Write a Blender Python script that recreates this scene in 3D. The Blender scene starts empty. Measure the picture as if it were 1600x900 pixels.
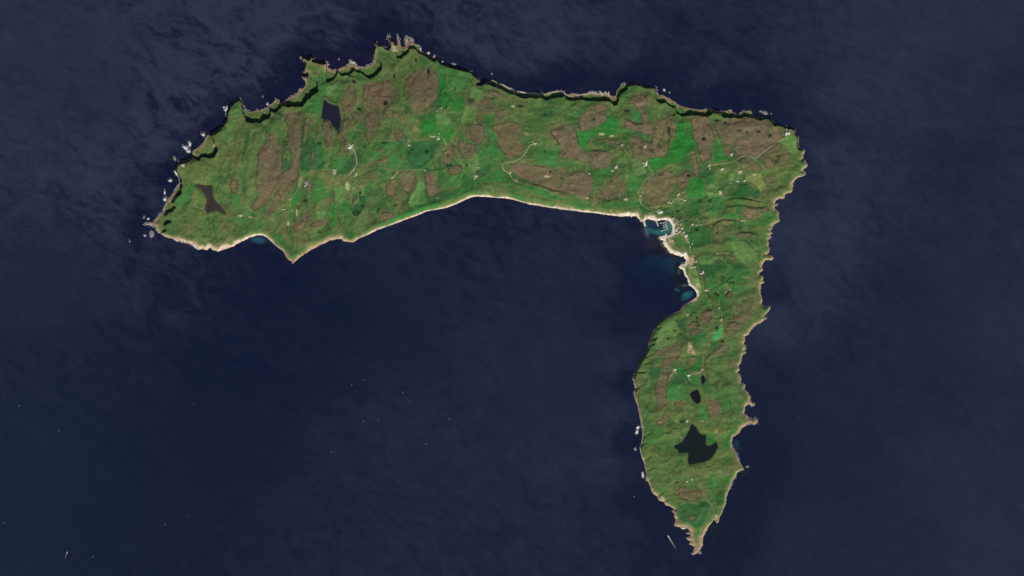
import bpy, bmesh, math, random
import numpy as np
from mathutils import Vector, Matrix

# ------------------------------------------------------------------ camera, sky, sun, exposure
M_PX = 7.0                      # metres covered by one pixel of the photograph
CAM_H = 50000.0
scene = bpy.context.scene
coll = scene.collection
cam_d = bpy.data.cameras.new('camera'); cam = bpy.data.objects.new('camera', cam_d); coll.objects.link(cam)
cam.location = (0, 0, CAM_H); cam_d.sensor_width = 36.0
cam_d.lens = 36.0 * CAM_H / (1600 * M_PX)
cam_d.clip_start = 100.0; cam_d.clip_end = 200000.0
scene.camera = cam

SUN_AZ, SUN_EL = math.radians(160), math.radians(38)
world = bpy.data.worlds.new('World'); scene.world = world; world.use_nodes = True
nt = world.node_tree; bg = nt.nodes['Background']
sky = nt.nodes.new('ShaderNodeTexSky'); sky.sky_type = 'NISHITA'; sky.sun_disc = False
sky.sun_elevation = SUN_EL; sky.sun_rotation = SUN_AZ
nt.links.new(sky.outputs['Color'], bg.inputs['Color']); bg.inputs['Strength'].default_value = 0.05
sun_d = bpy.data.lights.new('sun', 'SUN'); sun_d.energy = 4.6; sun_d.angle = math.radians(0.5); sun_d.color = (1.0, 0.95, 0.88)
sun = bpy.data.objects.new('sun', sun_d); coll.objects.link(sun)
sdir = Vector((math.sin(SUN_AZ) * math.cos(SUN_EL), math.cos(SUN_AZ) * math.cos(SUN_EL), math.sin(SUN_EL)))
sun.rotation_euler = sdir.to_track_quat('Z', 'Y').to_euler(); sun.location = sdir * 30000
vs = scene.view_settings; vs.view_transform = 'Standard'; vs.look = 'None'; vs.gamma = 1.0; vs.exposure = -0.2
vs.use_curve_mapping = False

ILLUM = 0.80                    # display value of a white level surface in this light

# ------------------------------------------------------------------ helpers
def col(r, g, b, k=1.0):
    """base colour of a level surface from how it looks in daylight (8 bit values)"""
    f = lambda c: (c / 255 / 12.92) if c <= 10 else ((c / 255 + 0.055) / 1.055) ** 2.4
    return np.array([f(r), f(g), f(b)]) / ILLUM * k

def crop(x0, y0, pts, s=0.15):
    return [(x0 + u * s, y0 + v * s) for u, v in pts]
ORG = dict(A=(200, 140), B=(200, 275), D=(440, 40), E=(440, 175), F=(440, 290), G=(640, 60), H=(640, 195),
           I=(860, 115), J=(860, 240), K=(1060, 130), L=(1060, 250), M=(1000, 375), N=(970, 490), O=(970, 620),
           P=(970, 740), Q=(980, 320), R=(1000, 390))
def T(k, s):
    """'u,v u,v ...' in the survey sheet k -> list of map positions"""
    x0, y0 = ORG[k]; sc = 0.1 if k in 'QR' else 0.15
    out = []
    for t in s.split():
        u, v = t.split(','); out.append((x0 + float(u) * sc, y0 + float(v) * sc))
    return out

def W(x, y, z=0.0):
    return ((x - 800) * M_PX, (450 - y) * M_PX, z)

rng = np.random.default_rng(11)
def vnoise(X, Y, scale, seed):
    r = np.random.default_rng(seed); tab = r.random((257, 257)); tab[256] = tab[0]; tab[:, 256] = tab[:, 0]
    an = (seed * 2.399) % 6.283; ca, sa = math.cos(an), math.sin(an)
    u = (X * ca + Y * sa) / scale + 37.3; v = (Y * ca - X * sa) / scale + 71.9
    i = np.floor(u).astype(int); j = np.floor(v).astype(int); fx = u - i; fy = v - j
    fx = fx * fx * (3 - 2 * fx); fy = fy * fy * (3 - 2 * fy); i %= 256; j %= 256
    a = tab[j, i] * (1 - fx) + tab[j, i + 1] * fx; b = tab[j + 1, i] * (1 - fx) + tab[j + 1, i + 1] * fx
    return (a * (1 - fy) + b * fy) * 2 - 1
def fbm(X, Y, scale, seed, oct=4, gain=0.5):
    s = 0; a = 1.0; tot = 0
    for o in range(oct):
        s = s + a * vnoise(X, Y, scale / 2 ** o, seed + 13 * o); tot += a; a *= gain
    return s / tot
def sstep(a, b, x):
    t = np.clip((x - a) / (b - a), 0, 1); return t * t * (3 - 2 * t)
def idw(ctrl, X, Y, p=2.5):
    c = np.array(ctrl, float); num = 0; den = 0
    for row in c:
        w = 1.0 / (((X - row[0]) ** 2 + (Y - row[1]) ** 2) + 30.0) ** (p / 2)
        num = num + w[..., None] * row[2:]; den = den + w
    return num / den[..., None]

# ------------------------------------------------------------------ survey: the coast
coast = (
 T('B', '335,600 300,560 280,520 200,508 165,505 205,490 270,480 300,440 330,400 365,370 370,320 400,270 430,220 470,180 500,130 530,80 545,40')
 + T('A', '520,895 490,850 500,800 520,760 560,760 620,740 680,700 670,640 720,610 790,545 820,480 900,455 950,420 990,370 1025,310 1030,250 1060,180 1110,130 1165,95 1190,130 1200,180 1230,220 1280,235 1330,215 1390,225 1440,195 1480,160 1520,130 1540,100 1580,105')
 + T('D', '0,790 60,765 95,745 140,720 190,690 185,650 215,665 250,620 245,570 205,540 215,525 260,520 265,500 215,490 230,450 240,390 200,350 195,325 240,330 280,350 310,325 360,340 330,365 400,385 440,395 460,375 490,400 480,440 520,460 590,450 640,430 700,415 720,390 705,350 730,375 770,400 800,425 860,425 930,410 960,385 955,300 965,240 975,180 1000,180 1010,200 1060,205 1085,240 1100,245 1130,215 1120,170 1105,140 1110,95 1130,100 1140,140 1165,160 1190,190 1215,180 1205,130 1200,80 1212,90 1225,150 1240,200 1250,225 1290,215 1285,160 1285,120 1310,115 1315,160 1310,190 1340,170 1335,120 1355,125 1365,165 1390,195 1450,230 1455,265 1500,290 1525,270 1545,285 1530,305 1570,325')
 + T('G', '267,212 290,215 325,255 340,265 410,290 500,315 600,340 645,350 670,380 720,420 735,450 705,475 740,485 775,465 800,455 830,440 870,432 920,465 990,485 1050,520 1110,545 1200,560 1260,565 1310,560 1350,575 1400,580 1440,565 1500,550 1560,545')
 + T('I', '120,180 150,205 180,215 230,205 300,215 380,205 430,190 500,210 520,180 545,215 575,180 590,215 610,180 620,230 680,235 690,180 730,130 770,100 790,125 840,115 880,105 940,115 990,140 1040,140 1080,140 1105,145 1110,190 1105,225 1150,220 1190,235 1240,260 1290,290')
 + T('K', '0,225 30,240 130,262 230,275 300,275 340,255 370,280 440,285 500,290 545,270 560,300 620,320 650,300 690,290 745,285 765,325 810,350 880,345 930,360 980,390 1040,430 1090,440 1130,460 1180,470 1220,480 1225,530 1260,555 1255,590 1250,650 1260,680 1310,690 1320,710 1300,745 1305,775 1280,795 1320,800')
 + T('L', '1345,50 1340,70 1310,90 1290,110 1325,140 1310,165 1240,185 1210,215 1190,240 1190,280 1185,330 1165,340 1110,355 1100,400 1050,400 1010,425 1000,460 1035,460 1000,490 1010,520 1040,545 1045,600 1060,635 1010,660 970,690 985,715 950,730 980,760 940,785 970,800 935,830 940,870')
 + T('M', '1335,60 1350,90 1340,135 1310,145 1370,165 1395,185 1370,210 1310,210 1280,245 1265,285 1285,310 1240,345 1240,365 1285,380 1280,420 1300,440 1260,460 1255,510 1255,560 1270,600 1275,640 1260,670 1290,690 1365,695 1340,740 1290,800 1315,815 1270,850 1250,870 1210,880')
 + T('N', '1390,125 1350,175 1330,220 1290,235 1295,285 1280,310 1305,350 1285,380 1310,410 1265,435 1260,480 1245,520 1225,545 1240,590 1215,610 1245,640 1255,680 1250,720 1295,740 1290,790 1330,825 1350,870')
 + T('O', '1345,20 1345,40 1370,60 1385,78 1378,98 1330,72 1300,95 1290,140 1280,170 1320,195 1330,220 1360,235 1390,220 1425,235 1430,270 1390,290 1350,275 1310,290 1260,330 1240,370 1200,400 1165,420 1155,480 1160,520 1200,580 1220,630 1245,690 1270,730 1285,760 1250,770 1210,790 1200,830')
 + T('P', '1160,75 1150,130 1120,190 1100,250 1095,310 1070,370 1050,420 1025,460 1020,500 1000,520 985,490 965,480 950,510 910,555 885,610 855,665 855,740 830,790 800,825 750,850 740,830 760,800 765,760 735,750 710,735 735,700 700,695 680,670 730,650 720,635 675,620 730,605 690,570 640,580 610,555 560,545 560,520 580,480 555,455 550,410 525,390 560,375 520,345 470,330 440,290 390,280 380,240 330,200 305,140 275,60')
 + T('O', '265,880 265,800 245,700 215,620 195,530 215,480 225,400 225,330 205,250 190,170 175,90 145,20')
 + T('N', '135,820 150,780 125,680 150,610 180,540 210,480 250,430 280,360 295,290 330,210 350,150 400,80 470,30')
 + T('M', '330,770 420,735 450,680 520,640 590,595 590,550 560,505 510,470 490,400 465,370 450,310 420,300 405,285 425,255 465,250 475,210 450,165')
 + T('Q', '850,810 760,785 660,745 635,700 590,650 560,600 565,560 520,540 500,512 560,505 590,492 598,450 612,455 625,485 680,462 700,420 705,370 695,320 670,270 630,240 580,235 520,240 490,250 455,262 400,235 340,225 300,225 285,245 240,262 215,270 180,215 140,180 90,175 60,200 50,175')
 + T('J', '800,650 720,655 640,645 560,635 480,620 400,615 320,605 250,595 180,590 100,580 60,568')
 + T('H', '1467,865 1330,840 1250,830 1150,800 1080,780 1000,765 900,760 800,750 700,745 640,755 580,780 520,810 450,840 380,865 300,880')
 + T('F', '1513,267 1400,315 1300,350 1200,390 1100,425 1000,460 900,510 800,555 750,590 700,585 640,575 630,555 560,560 500,575 420,610 340,650 250,710 180,755 130,800 110,820 105,790 60,770 45,740 20,690')
 + T('B', '1600,770 1540,730 1490,680 1440,635 1390,615 1330,620 1270,640 1200,675 1140,705 1080,740 1000,765 940,785 880,770 850,740 830,770 770,760 730,770 690,740 660,710 600,690 540,680 480,660 400,640'))

# low shore terraces under the cliffs (the cliff top is their landward side)
terraces = [
 T('D', '0,760 95,690 180,630 200,530 300,560 360,580 378,680 320,730 260,780 210,842 100,840 -10,842'),
 T('D', '470,400 462,575 480,595 545,560 590,490 630,530 700,515 760,470 830,490 890,530 920,545 1000,500 1045,450 1040,400 960,340 700,320 500,370'),
 T('D', '1190,180 1195,335 1250,340 1325,275 1335,245 1400,245 1440,290 1500,312 1600,375 1600,250 1450,150 1200,60'),
 T('G', '785,440 790,468 850,492 960,532 1050,575 1150,612 1230,617 1390,617 1430,642 1500,617 1600,602 1620,480 1200,460 850,380')
 + [],
 T('I', '60,225 133,228 165,258 205,292 260,277 350,275 450,277 540,277 620,292 662,335 690,330 718,270 732,210 800,150 790,118 770,60 680,90 60,100'),
 T('I', '1092,285 1150,310 1200,292 1230,330 1300,362 1312,402 1370,440 1450,432 1600,422 1600,300 1300,220 1110,180'),
 T('K', '30,345 130,327 230,332 300,347 350,312 420,312 460,350 570,357 650,362 700,342 760,367 840,387 895,370 930,362 1010,440 1045,432 900,240 0,180'),
 T('A', '1195,230 1240,335 1310,332 1380,337 1492,268 1482,220 1530,238 1605,185 1605,50 1400,120 1230,180'),
 T('A', '650,690 740,737 766,690 850,714 900,690 925,620 880,500 830,465 690,590'),
 T('B', '560,90 542,182 460,287 492,320 470,362 412,372 380,420 442,472 372,512 392,560 340,605 220,605 120,500 350,290 480,120 540,50'),
]
# plateau height (m), cliff ramp (px), shore band (px), shore whiteness, shore warmth
CT = [
 (245,345,45,3,4,.35,.3),(275,270,45,2.5,3,.5,.3),(310,225,45,2,3,.4,.4),(360,180,42,1.6,1.5,.2,.3),(430,160,46,1.6,4,.3,.6),(470,150,50,1.6,5,.35,.7),
 (490,100,30,2,7,.2,1),(530,110,36,1.6,5,.4,.7),(590,105,36,1.6,5,.4,.7),(610,80,26,2,6,.2,.8),(640,75,30,1.6,3,.2,.6),(690,103,34,1.6,1.2,.2,.3),
 (740,125,36,1.6,1.2,.2,.3),(790,140,40,1.6,4,.75,.3),(860,150,40,1.6,4,.75,.4),(930,150,36,1.6,4,.75,.5),(975,140,34,1.6,2,.3,.6),
 (1010,132,26,1.6,1.2,.2,.3),(1045,160,30,1.6,3,.3,.5),(1100,175,40,1.6,4,.35,.8),(1150,178,38,1.6,4,.4,.7),(1195,190,34,1.6,1.5,.3,.6),
 (1235,205,22,2,1.5,.2,.2),(1255,260,18,4,2.6,.3,.3),(1235,290,16,4,3,.25,.6),(1212,340,14,4,3,.2,.7),(1200,420,12,4,3.8,.25,.8),(1190,480,16,4,3.2,.25,.7),
 (1165,560,14,4,4,.25,.7),(1172,650,10,4,4.6,.25,.6),(1150,720,12,4,2.6,.3,.5),(1125,800,9,5,2.8,.25,.6),(1095,855,3,5,9,.3,.7),(1050,820,10,4,7,.3,.6),
 (1020,770,18,4,5,.3,.6),(1002,690,24,4,3,.65,.4),(998,620,28,4,3,.5,.5),(1000,560,30,4,2.6,.35,.5),(1025,510,24,4,2.2,.3,.5),(1065,475,12,4,1.8,.4,.5),
 (1088,460,4,4,5.5,1,.2),(1072,420,3,4,5.5,1.05,.1),(1060,395,3,4,6.5,1.05,.1),(1035,370,3,4,6.5,.95,.2),(1050,350,3,4,5.5,.95,.25),(1020,342,4,4,6,.9,.3),(990,336,8,5,6.5,.8,.3),
 (940,330,20,8,3.0,.75,.2),(880,322,28,9,4.0,.62,.25),(800,308,36,9,3.0,.75,.25),(740,305,40,9,2.6,.82,.2),(690,320,38,9,2.1,.78,.2),(640,340,34,9,2.4,.72,.25),(590,360,28,8,2.5,.68,.3),
 (545,376,22,6,5,.4,.7),(500,388,20,6,6.5,.25,.9),(460,404,14,5,6,.3,.8),(440,388,16,5,3.5,.4,.6),(400,368,20,6,4,.75,.4),(350,385,22,6,9,.6,.6),(305,380,26,6,9,.5,.6),(270,368,32,5,6,.3,.6),
 (480,230,88,4,3,.3,.5),(400,250,80,4,3,.3,.5),(580,240,82,4,3,.3,.5),(660,170,84,3,3,.3,.5),(750,220,70,4,3,.3,.5),(850,220,62,4,3,.3,.5),(1000,240,58,4,3,.3,.5),(1130,250,48,3,3,.3,.5),
 (1150,330,36,4,3,.3,.5),(1130,420,26,4,3,.3,.5),(1110,520,34,4,3,.3,.5),(1090,600,30,4,3,.3,.5),(1090,700,22,4,3,.3,.5),(1080,790,14,4,3,.3,.5)]

heath = [
 T('A', '1500,440 1560,560 1600,600 1610,760 1600,900 1540,1000 1480,1120 1400,1230 1290,1270 1330,1170 1370,1060 1340,960 1350,820 1370,620 1440,560'),
 T('E', '60,20 200,20 215,200 215,330 190,520 170,640 150,700 100,800 50,900 -10,940 -60,900 0,640 100,600 110,480 90,380 70,150'),
 T('B', '1080,50 1140,30 1150,130 1110,190 1080,120'), T('B','1490,300 1580,180 1600,230 1560,340 1480,420 1440,400'),
 T('E', '440,90 500,90 530,250 520,350 480,370 450,250'), T('E', '250,60 290,80 275,200 250,330 235,330 250,200'),
 T('E', '330,60 360,70 370,180 340,200'), T('E','320,420 345,410 345,490 320,500'),
 T('E', '630,90 690,60 700,150 645,180 660,330 650,450 620,480 630,330 600,250'), T('E', '710,0 860,0 870,80 800,120 740,60'),
 T('E', '880,0 1010,0 1020,100 980,200 930,330 900,300 880,150'), T('E', '1000,390 1060,370 1080,400 1010,420'), T('E','260,740 310,730 325,810 270,840'),
 T('E', '1050,20 1100,30 1100,70 1060,70'), T('E','1160,20 1220,10 1230,60 1170,70'), T('E','1190,190 1250,170 1270,230 1240,300 1190,260'),
 T('E', '980,500 1090,500 1080,530 990,530'), T('E','1500,650 1560,640 1600,660 1600,860 1540,880 1510,760'),
 T('E', '1090,780 1160,690 1230,760 1160,800 1180,880 1100,860'), T('E','1260,640 1370,610 1410,700 1380,800 1300,850 1240,780'),
 T('D', '870,620 900,600 1020,600 1100,560 1160,640 1170,750 1100,895 850,895 860,760'), T('D', '690,640 760,640 770,800 720,895 640,895 650,750'),
 [(636,120),(650,109),(672,108),(684,118),(684,135),(680,152),(668,176),(645,178),(640,165),(632,140)],
 T('F', '200,360 250,270 300,280 240,440 190,490 120,470'), T('F','300,400 400,370 480,360 420,410 330,420'), T('F','1020,330 1080,270 1180,300 1120,350 1030,380'),
 T('G', '740,640 800,590 860,660 880,720 820,800 745,800 760,895 720,895 690,720'), T('G', '850,540 1000,600 1020,640 900,610 820,570'),
 T('G', '900,760 1010,740 1020,810 940,830 900,800'), T('G','620,640 690,660 690,700 600,700'),
 T('H', '580,40 640,0 760,0 790,100 720,220 640,170 580,100'), T('H', '510,160 580,200 690,230 680,300 600,340 550,330 520,260'),
 T('H', '860,20 960,-20 1150,-20 1160,200 1180,240 1100,330 1040,340 980,280 930,220 940,110 880,60'),
 T('H', '390,240 440,210 470,240 460,330 430,400 370,410 340,350'), T('H','400,470 520,420 540,500 420,540'), T('H','200,510 260,620 330,690 200,750 170,520'),
 T('H', '1050,420 1200,420 1350,430 1470,470 1600,460 1680,530 1730,500 1820,500 1900,540 1905,630 1890,720 1800,740 1660,720 1560,700 1380,630 1240,580 1150,540 1040,470'),
 T('H', '1470,80 1530,20 1600,0 1640,260 1600,250 1540,160'),
 T('I', '10,600 130,540 240,560 270,690 330,790 380,830 380,900 350,910 250,890 130,880 90,860 130,760 30,640'),
 T('I', '280,470 370,400 480,400 590,450 580,490 430,560 410,540 390,530 370,590 340,600 300,560'),
 T('J', '405,-20 520,-30 650,10 640,60 560,150 480,165 430,140 410,60'),
 T('I', '770,480 830,490 890,530 950,520 960,470 940,390 870,320 820,300 900,200 980,250 1000,300 960,370 1000,480 1060,550 1030,640 930,600 790,570'),
 T('I', '820,660 900,660 910,620 960,690 1040,730 1030,895 940,915 870,880 840,760'),
 T('I', '1110,480 1180,470 1210,560 1230,640 1240,760 1190,860 1100,870 1050,800 1060,640 1090,560'), T('I', '1220,440 1260,430 1300,520 1280,660 1250,650 1220,540'),
 T('I', '1480,450 1600,430 1640,600 1600,760 1540,770 1500,600'),
 T('I', '400,340 550,330 620,360 600,390 420,380'), T('I','500,680 700,690 740,740 600,730'),
 T('K', '140,340 290,350 340,400 370,590 340,700 310,820 240,820 200,660 160,560 140,430'),
 T('K', '370,420 480,360 600,360 760,380 900,370 1010,450 1080,470 1100,540 1040,600 900,690 800,780 710,740 620,760 560,650 470,640 420,560'),
 T('K', '460,690 520,650 550,700 520,750 470,740'), T('K', '1020,640 1060,650 1050,700 1000,720 880,760 820,800 900,740'), T('K', '1040,770 1130,720 1160,760 1130,850 1060,880 1050,820'),
 T('K', '700,830 780,815 880,890 860,910 790,925 700,890'), T('K','640,790 700,780 690,830 640,830'), T('K','880,790 960,780 990,860 930,890'),
 T('J', '990,280 1080,240 1200,190 1290,210 1310,300 1290,370 1230,440 1200,510 1080,530 1010,540 990,420'),
 T('J', '1315,240 1380,190 1460,180 1440,270 1400,380 1340,370 1320,300'), T('J', '500,400 600,320 620,250 700,220 780,330 790,390 760,430 690,430 650,480 560,470'),
 T('L', '150,-60 190,-60 215,140 170,160 150,60'), T('L', '680,510 740,490 840,530 870,560 850,600 740,610 660,580'), T('L', '590,770 640,750 670,780 720,750 770,760 760,800 690,820 620,810'),
 T('L', '850,500 930,490 930,530 870,520'), T('L','480,740 530,735 530,770 480,775'), T('L','900,190 960,150 1000,190 960,250 900,220'),
 T('M', '1000,700 1100,640 1160,640 1170,710 1100,735 1010,738'), T('M', '960,785 1100,748 1160,780 1120,830 1050,850 970,830'), T('M', '620,780 690,730 750,740 750,800 700,860 630,850'),
 T('M', '1070,600 1130,580 1130,610 1080,620'), T('M','900,570 950,550 950,580 910,600'), T('M','920,180 970,170 1000,230 960,230'), T('M','920,870 1000,860 1040,890 960,910'), T('M','540,850 600,850 600,880 530,890'),
 T('N', '1110,110 1200,100 1250,150 1200,200 1120,240 1090,190'), T('N', '700,140 770,80 800,110 760,160'), T('N', '720,200 830,165 850,190 740,220'),
 T('N', '470,420 580,290 630,300 630,380 580,450 470,570 430,540'), T('N', '340,380 500,340 480,420 360,440'), T('N', '700,460 800,460 770,530 700,580'),
 T('N', '360,740 420,640 480,600 500,650 470,780 470,900 480,940 430,990 370,1020 370,900 380,800'), T('N', '1040,330 1100,320 1130,370 1000,400 900,450 880,490 900,420'),
 T('N', '1110,500 1200,480 1210,560 1130,560'), T('O', '910,40 1040,50 1030,180 960,240 920,220'), T('O', '550,60 640,60 640,90 580,110'), T('O', '430,190 480,200 530,240 500,250'),
 T('O', '380,260 430,250 440,280 390,290'), T('P', '560,180 620,140 700,170 840,180 830,220 740,280 600,240'), T('P','700,440 760,430 780,470 730,490'),
]
# fields: colour key, outline
BR, GR, DK, PL, OL, YE, TN = 'bright', 'green', 'dark', 'pale', 'olive', 'yellow', 'tan'
fields = [
 (BR, T('H', '110,30 260,0 440,0 470,100 400,190 330,190 200,130')), (DK, T('H', '0,200 120,170 230,170 330,200 230,330 120,440 0,430')), (PL, T('H', '60,680 110,560 160,600 180,820 0,860 0,740')),
 (PL, T('H', '620,390 680,310 720,400 720,460 650,500 620,450')), (DK, T('H', '750,450 860,400 850,480 790,540 740,530')), (GR, T('H', '770,310 830,180 910,180 920,300 860,350')),
 (GR, T('H', '560,470 620,490 640,580 560,620 430,640 330,640 430,540')), (GR, T('H', '1330,230 1500,260 1530,400 1370,430 1330,340')), (BR, T('H','700,330 750,280 760,330 730,400')), (GR, T('H','740,560 900,470 1000,500 1040,570 930,600 740,600')),
 (GR, T('H','800,20 850,0 860,90 900,120 900,170 830,170')), (DK, T('H','560,490 640,580 680,640 600,700 540,640')), (DK, T('H','330,700 560,640 600,700 480,780 300,790')), (GR, T('H','1080,620 1300,620 1600,760 1600,800 1350,740')),
 (BR, T('G', '310,280 370,290 360,420 420,560 440,680 390,740 290,720 280,600')), (BR, T('G', '445,620 560,590 570,720 500,790 430,760 412,722')), (PL, T('G', '530,840 600,720 690,720 700,800 620,890 540,890')),
 (GR, T('G', '380,340 480,310 640,360 640,480 560,560 470,480 440,540 380,480')),
 (PL, T('G', '290,790 440,820 420,900 280,890')), (BR, T('G', '170,800 280,790 270,900 120,900')), (BR, T('G', '770,790 830,810 880,790 880,900 780,900')), (PL, T('G', '640,500 780,560 770,620 700,650 640,600')),
 (DK, T('E', '600,660 690,500 760,420 790,540 700,650')), (GR, T('E', '320,800 360,660 480,760 520,900 330,900')), (GR, T('F', '290,220 300,40 510,20 500,120 400,170')), (BR, T('F', '500,300 520,180 570,200 580,330 560,440 500,440')),
 (BR, T('F', '640,230 690,130 720,130 680,250 640,270')), (DK, T('E', '360,340 420,330 450,600 340,600')), (DK, T('F', '800,170 840,100 880,110 870,220 790,330 700,260')), (GR, T('E', '1000,320 1120,300 1220,320 1130,420 960,520 940,500')),
 (DK, T('E','0,260 70,300 80,370 0,380')), (DK, T('E','0,500 80,490 90,600 0,600')), (DK, T('E','220,60 245,60 235,300 280,260 330,240 360,340 330,600 200,620 210,400')), (GR, T('E','540,480 690,430 680,560 600,650 520,600')),
 (BR, T('F','100,150 160,60 230,40 200,130 130,220 90,280')), (BR, T('F','1120,380 1300,280 1500,230 1600,190 1600,230 1400,290 1200,370 1100,410')), (GR, T('E','1110,560 1170,420 1220,480 1340,560 1340,590 1180,590')), (DK, T('E','1270,450 1400,330 1530,400 1540,460 1420,580 1350,560')),
 (PL, T('F','360,270 470,260 460,330 380,340')), (PL, T('F','540,0 690,0 640,180 600,230 560,180')), (BR, T('E','1480,110 1600,20 1600,240 1440,250')), (PL, T('D','470,640 560,580 620,650 600,770 520,820 460,760')),
 (GR, T('D','380,560 450,440 470,540 470,640 440,760 380,900 200,900 330,740')),
 (BR, T('I', '270,600 330,605 450,600 560,500 600,440 690,430 710,500 680,640 600,640 500,620 400,700 370,800 320,790 270,700')),
 (BR, T('I', '1300,520 1400,500 1450,500 1500,640 1520,790 1430,830 1240,890 1240,780 1290,690')), (BR, T('J', '1040,60 1250,0 1430,0 1400,80 1280,90 1100,180 1040,160')), (PL, T('J', '850,100 960,100 1000,190 930,230 880,220')),
 (GR, T('J', '820,180 870,180 890,240 990,260 950,330 930,420 880,440 820,440 810,300')), (GR, T('J', '810,460 930,480 950,550 870,590 770,530')), (GR, T('J','440,190 640,130 600,240 500,290 450,270')), (GR, T('J','540,520 740,500 800,460 740,570 560,570')),
 (GR, T('I','720,500 780,580 930,610 1020,660 960,690 900,640 810,660 840,780 770,700 720,600')), (GR, T('I','830,440 880,380 930,400 950,460 930,510 880,510')), (YE, T('J','1030,550 1260,520 1280,545 1060,572')), (YE, T('J','250,440 340,440 340,465 250,462')),
 (DK, T('J','900,500 960,550 1100,600 1280,590 1290,640 1100,650 1000,640 940,610')),
 (BR, T('L', '100,200 180,170 260,200 270,300 250,390 100,400 80,310')), (YE, T('L', '690,150 850,140 890,230 920,300 850,350 800,260 700,210')), (GR, T('L', '310,400 460,400 470,560 400,600 310,560')),
 (DK, T('L', '620,250 700,240 760,300 820,310 860,360 820,400 500,390 620,330')), (DK, T('L', '130,700 200,680 330,690 370,800 300,900 120,900 110,780')), (BR, T('K', '340,830 360,700 400,570 440,620 470,730 540,760 500,820')),
 (BR, T('K', '0,420 60,420 70,540 130,600 150,700 40,790 0,800')), (PL, T('L','520,140 570,130 570,200 530,230')), (GR, T('L','860,540 1000,540 1040,600 960,680 700,700 690,640 860,600')), (BR, T('L','470,560 560,560 640,590 600,610 450,600')),
 (PL, T('L','280,260 420,260 420,330 460,390 300,400')), (PL, T('L','300,540 400,560 330,660')),
 (PL, T('K','1060,590 1200,520 1250,640 1260,700 1200,760 1100,650')),
 (OL, T('M', '540,80 700,40 830,60 920,100 800,140 590,190 530,140')), (PL, T('M', '940,20 1070,0 1200,120 1250,260 1130,280 1030,220 970,150')), (YE, T('M', '490,270 590,290 620,420 650,540 600,560 540,460 500,370')),
 (PL, T('M','600,200 800,150 820,180 760,260 620,270')), (OL, T('M','370,60 490,60 500,130 420,110')),
 (TN, T('M', '500,180 560,150 570,230 520,270 490,230')), (DK, T('M', '600,260 760,265 830,200 900,260 820,330 640,380')), (PL, T('N', '390,200 460,90 540,70 620,170 560,300 420,380 350,370')), (BR, T('M', '800,580 870,560 830,680 820,640')),
 ('vivid', T('N', '950,270 960,180 1000,180 1030,120 1050,130 1050,250 1030,270')), (BR, T('N', '570,550 680,545 690,640 600,640')), (DK, T('N', '300,570 400,560 400,680 320,710 290,640')), (DK, T('N', '510,700 580,660 690,650 690,700 560,730')),
 (GR, T('N', '720,650 830,630 830,700 800,750 720,720')), (DK, T('N', '940,280 1040,280 1050,330 940,390 920,370')), (GR, T('N', '760,240 880,180 880,290 800,330')), (DK, T('N','540,60 640,60 700,200 650,180 590,120')), (TN, T('N','690,370 720,300 770,400 780,440 680,400')),
 (BR, T('N','790,490 830,480 830,590 720,600 720,580')), (GR, T('N','480,740 690,720 700,880 600,900 470,890')),
 (GR, T('O', '800,120 900,70 910,220 860,240 780,180')), (BR, T('O', '1080,430 1120,360 1220,320 1160,410 1150,500 1110,560 1070,510')), (BR, T('O', '860,380 950,430 980,470 895,500 895,400')), (OL, T('O', '470,600 640,590 640,640 440,720')),
 (DK, T('P', '780,320 880,260 960,340 900,400 860,540 780,570 600,480 560,400 680,300')), (BR, T('P', '1070,50 1170,10 1150,90 1100,120 1070,90')), (DK, T('P', '990,230 1080,180 1090,310 1000,340')), (GR, T('O','1050,60 1150,20 1120,160 1070,180')),
 (GR, T('P','880,60 1040,60 1060,120 960,190 900,150')), (GR, T('P','740,590 840,570 830,640 800,690 750,670')), (BR, T('O','740,30 770,60 790,80 770,110 740,95')),
 (GR, T('B','480,270 560,180 640,60 700,90 640,300 520,330')), (BR, T('B','1500,620 1560,590 1600,620 1600,740 1540,690')), (BR, T('B','1030,420 1070,440 1060,480 1030,490')), (OL, T('B','500,330 640,310 760,360 700,500 530,500 490,420')),
 (GR, T('B','1100,200 1170,190 1160,340 1120,350 1080,260')), (PL, T('A','1080,160 1160,120 1180,210 1200,280 1080,290 1040,260')), (GR, T('B','860,0 960,0 920,70 870,80')), (DK, T('A','1240,430 1280,380 1270,520 1240,640 1210,800 1190,700')), (PL, T('A','960,440 1030,320 1150,300 1130,500 1050,560 960,540')),
]
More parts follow.
